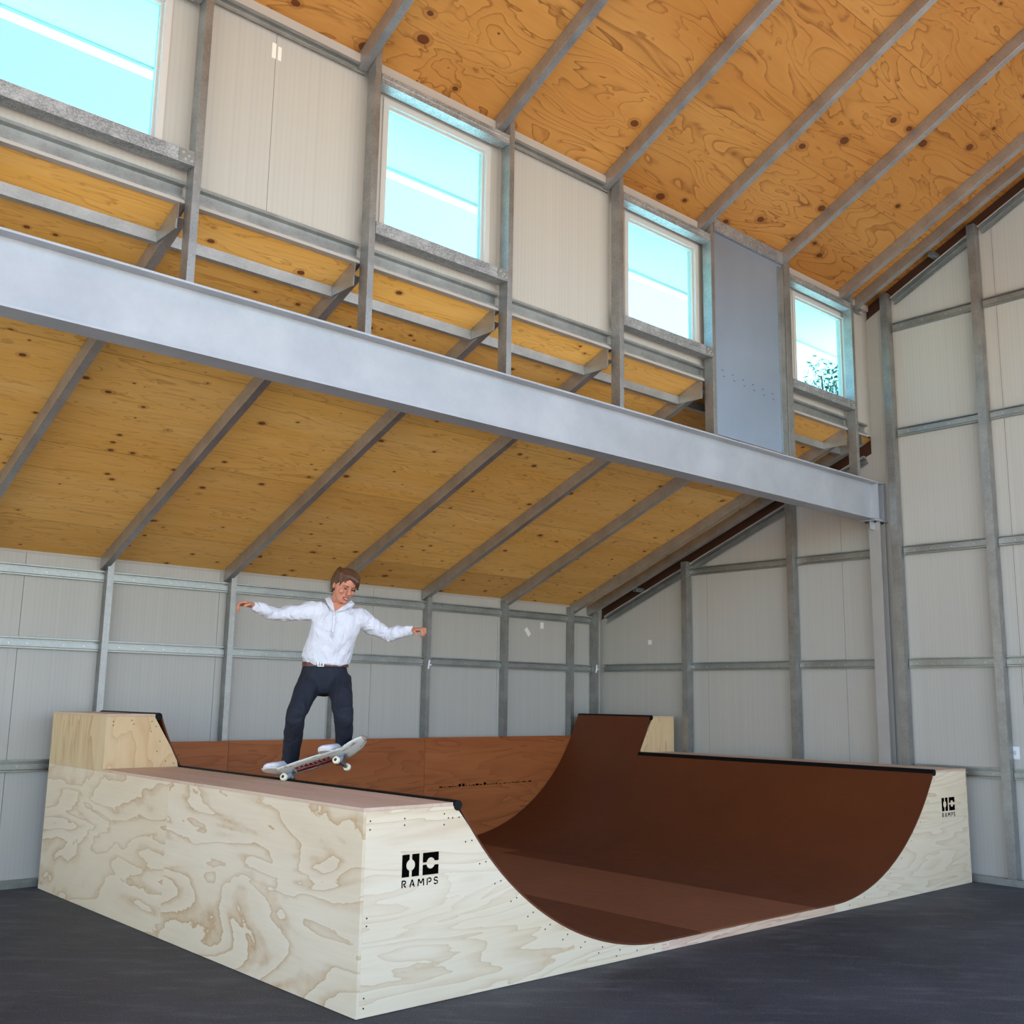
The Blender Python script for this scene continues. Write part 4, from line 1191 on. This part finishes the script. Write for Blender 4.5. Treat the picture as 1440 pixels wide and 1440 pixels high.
# open neck: a wedge of skin in front, framed by two collar leaves
vb = J(0.303, 0.115, 2.292)
bm = bmesh.new()
a0 = J(0.285, 0.085, 2.362); a1 = J(0.385, 0.105, 2.348)
extrude_poly(bm, [vb, a0, a0.lerp(a1, .5) + Vector((0, 0, .01)), a1], (0, -0.004, 0))
chestskin = link('open_neck', bm, skin_m, body)
for pts, lab in ((((0.303, .122, 2.288), (0.250, .075, 2.345), (0.232, .02, 2.395), (0.262, .02, 2.408), (0.290, .085, 2.362)), 'left'),
                 (((0.303, .122, 2.288), (0.372, .128, 2.305), (0.432, .085, 2.330), (0.452, .03, 2.362), (0.425, .03, 2.388), (0.388, .11, 2.352)), 'right')):
    bm = bmesh.new(); extrude_poly(bm, [J(*p) for p in pts], (0, -0.006, 0))
    cl = link('collar', bm, shirt_m, shirt)
bm = bmesh.new()
loft(bm, [(J(.301, .120, 2.285), .008, .003), (J(.300, .124, 2.20), .009, .003), (J(.292, .112, 2.10), .008, .003)], 8)
link('button_placket', bm, shirt_m, shirt, True)
for z, s_, t_ in ((2.25, .300, .131), (2.15, .294, .130), (2.08, .287, .112)):
    bm = bmesh.new(); cyl(bm, J(s_, t_, z), J(s_, t_ + .004, z), .0055, 10); link('button', bm, M['plastic'], shirt)

# trousers
bm = bmesh.new()
loft(bm, [(J(0.262, -.085, 1.925), .150, .108), (J(0.258, -.09, 1.89), .160, .118), (J(0.255, -.10, 1.83), .178, .128), (J(0.262, -.10, 1.76), .180, .122), (J(0.262, -.085, 1.715), .14, .105), (J(0.262, -.08, 1.685), .08, .08)], 26)
for hp, kn, an, sx in ((hpl, knl, ankl, -1), (hpr, knr, ankr, 1)):
    d1 = (kn - hp).normalized()
    d2 = (an - kn).normalized()
    ka, kb = kn - d1 * .05 + (d2 - d1) * .012, kn + d2 * .05 + (d1 - d2) * .0
    loft(bm, [(hp + Vector((0, 0, .03)), .090, .098), (hp, .096, .104), (hp.lerp(kn, .45), .084, .090), (ka, .074, .078), (kn.lerp((ka + kb) / 2, .5), .072, .075), (kb, .070, .074), (kn.lerp(an, .35), .068, .074), (kn.lerp(an, .7), .063, .070), (kn.lerp(an, .95), .061, .070), (an + d2 * .012, .060, .070), (an + d2 * .018, .050, .060)], 20)
trs = fuse('trousers', bm, trouser_m, 0.008, 8, None, lambda p, nn: crease(p, nn, 0.008, 13.0))
trs['label'] = 'dark navy long trousers'
# belt
bm = bmesh.new()
rg = []
for zz, e in ((1.888, 0), (1.915, 0)):
    pass
seg = 40
def beltp(q, r, z): return J(0.260, -.086, z) + Vector((math.cos(q) * (.162 + r), math.sin(q) * (.119 + r), 0))
V = [[bm.verts.new(beltp(2 * math.pi * k / seg, r, z)) for k in range(seg)] for r, z in ((0, 1.893), (.006, 1.893), (.006, 1.927), (0, 1.927))]
for a in range(4):
    for k in range(seg):
        bm.faces.new((V[a][k], V[a][(k + 1) % seg], V[(a + 1) % 4][(k + 1) % seg], V[(a + 1) % 4][k]))
belt = link('belt', bm, plain('brown_leather', srgb(92, 44, 30), 0.45), man)
belt['label'] = 'brown leather belt'
bm = bmesh.new()
bc = J(0.222, .045, 1.910)
for q in ((-.022, .022, .014, .018), (-.022, .022, -.018, -.014), (-.022, -.017, -.014, .014), (.017, .022, -.014, .014), (-.004, .0, -.014, .014)):
    box(bm, bc.x + q[0], bc.x + q[1], bc.y - .008, bc.y - .003, bc.z + q[2], bc.z + q[3])
link('buckle', bm, M['bolt'], belt)
# shoes
shoe_m = cloth('white_shoe_leather', srgb(226, 222, 224), srgb(212, 208, 212), 0.004, 30.0, 0.6, 0.3)
sole_m = plain('shoe_sole', srgb(208, 200, 190), 0.6); lace_m = plain('dark_lace_trim', srgb(40, 40, 52), 0.7)
for fc, an, side in ((footl_c, ankl, 'rear'), (footr_c, ankr, 'front')):
    hl = fc - toe * .095; tp = fc + toe * .165
    P = lambda a, h: hl + toe * a + nrm * h
    bm = bmesh.new()
    loft(bm, [(P(.0, .040), .022, .030, lat), (P(.015, .048), .032, .044, lat), (P(.05, .050), .036, .048, lat), (P(.10, .046), .040, .042, lat), (P(.15, .038), .045, .032, lat), (P(.20, .032), .046, .026, lat), (P(.24, .027), .038, .020, lat), (P(.258, .022), .020, .012, lat)], 18)
    loft(bm, [(P(.05, .05), .040, .046, toe), (an + nrm * .01, .038, .044, toe), (an + nrm * .03, .036, .042, toe)], 16)
    shoe = fuse('shoe', bm, shoe_m, 0.005, 3)
    shoe['label'] = 'white %s shoe' % side
    bm = bmesh.new()
    pts = []
    for k in range(28):
        q = 2 * math.pi * k / 28
        a = .130 + .134 * math.cos(q); w = (.044 if math.cos(q) > -.2 else .038) * math.copysign(abs(math.sin(q)) ** .75, math.sin(q))
        pts.append(hl + toe * a + lat * w - nrm * 0.0)
    extrude_poly(bm, pts, nrm * .016)
    link('sole', bm, sole_m, shoe)
    for k in range(4):
        c = P(.10 + .020 * k, .092 - .011 * k)
        bm = bmesh.new(); loft(bm, [(c - lat * .028 - nrm * .008, .003, .003), (c + nrm * .002, .003, .003), (c + lat * .028 - nrm * .008, .003, .003)], 6)
        link('lace', bm, lace_m, shoe, True)


# ------------------------------------------------------------------ tree outside
def tree(loc, h, r, seed):
    random.seed(seed)
    t = empty('tree', loc, 'bushy green tree outside, seen through the small far window', 'tree')
    bm = bmesh.new(); cyl(bm, (0, 0, 0), (0.2, 0.1, h - r * 1.2), 0.28, 10, 0.14)
    for k in range(7):
        a = k * 0.9; cyl(bm, (0.15, 0.08, h - r * 1.6), (math.cos(a) * r * 0.6, math.sin(a) * r * 0.6, h - r * 0.6), 0.09, 6, 0.02)
    link('trunk', bm, plain('bark', srgb(84, 66, 50), 0.9), t)
    bm = bmesh.new()
    cs = [(Vector((random.gauss(0, 0.42), random.gauss(0, 0.42), random.gauss(0, 0.32))) * r) for _ in range(34)]
    for c in cs:
        for _ in range(130):
            d = Vector((random.gauss(0, 1), random.gauss(0, 1), random.gauss(0, 1))).normalized() * (r * 0.30 * random.random() ** 0.4)
            p = c + d + Vector((0, 0, h - r))
            a = Vector((random.gauss(0, 1), random.gauss(0, 1), random.gauss(0, 1))).normalized(); b = a.orthogonal().normalized()
            s = 0.10 * r * random.uniform(0.5, 1.0) * 0.5
            vs = [bm.verts.new(p + q) for q in (-a * s, b * s * 0.5, a * s, -b * s * 0.5)]
            bm.faces.new(vs)
    lf = NT('leaves'); o_, s_ = lf.xyz()
    link('foliage', bm, lf.out(lf.ramp(lf.noise(o_, 3.0, 2.0), [(0.3, srgb(40, 62, 30)), (0.7, srgb(92, 116, 60))]), 0.7), t)
tree((26.7, 16.0, -0.16), 12.3, 2.2, 3)
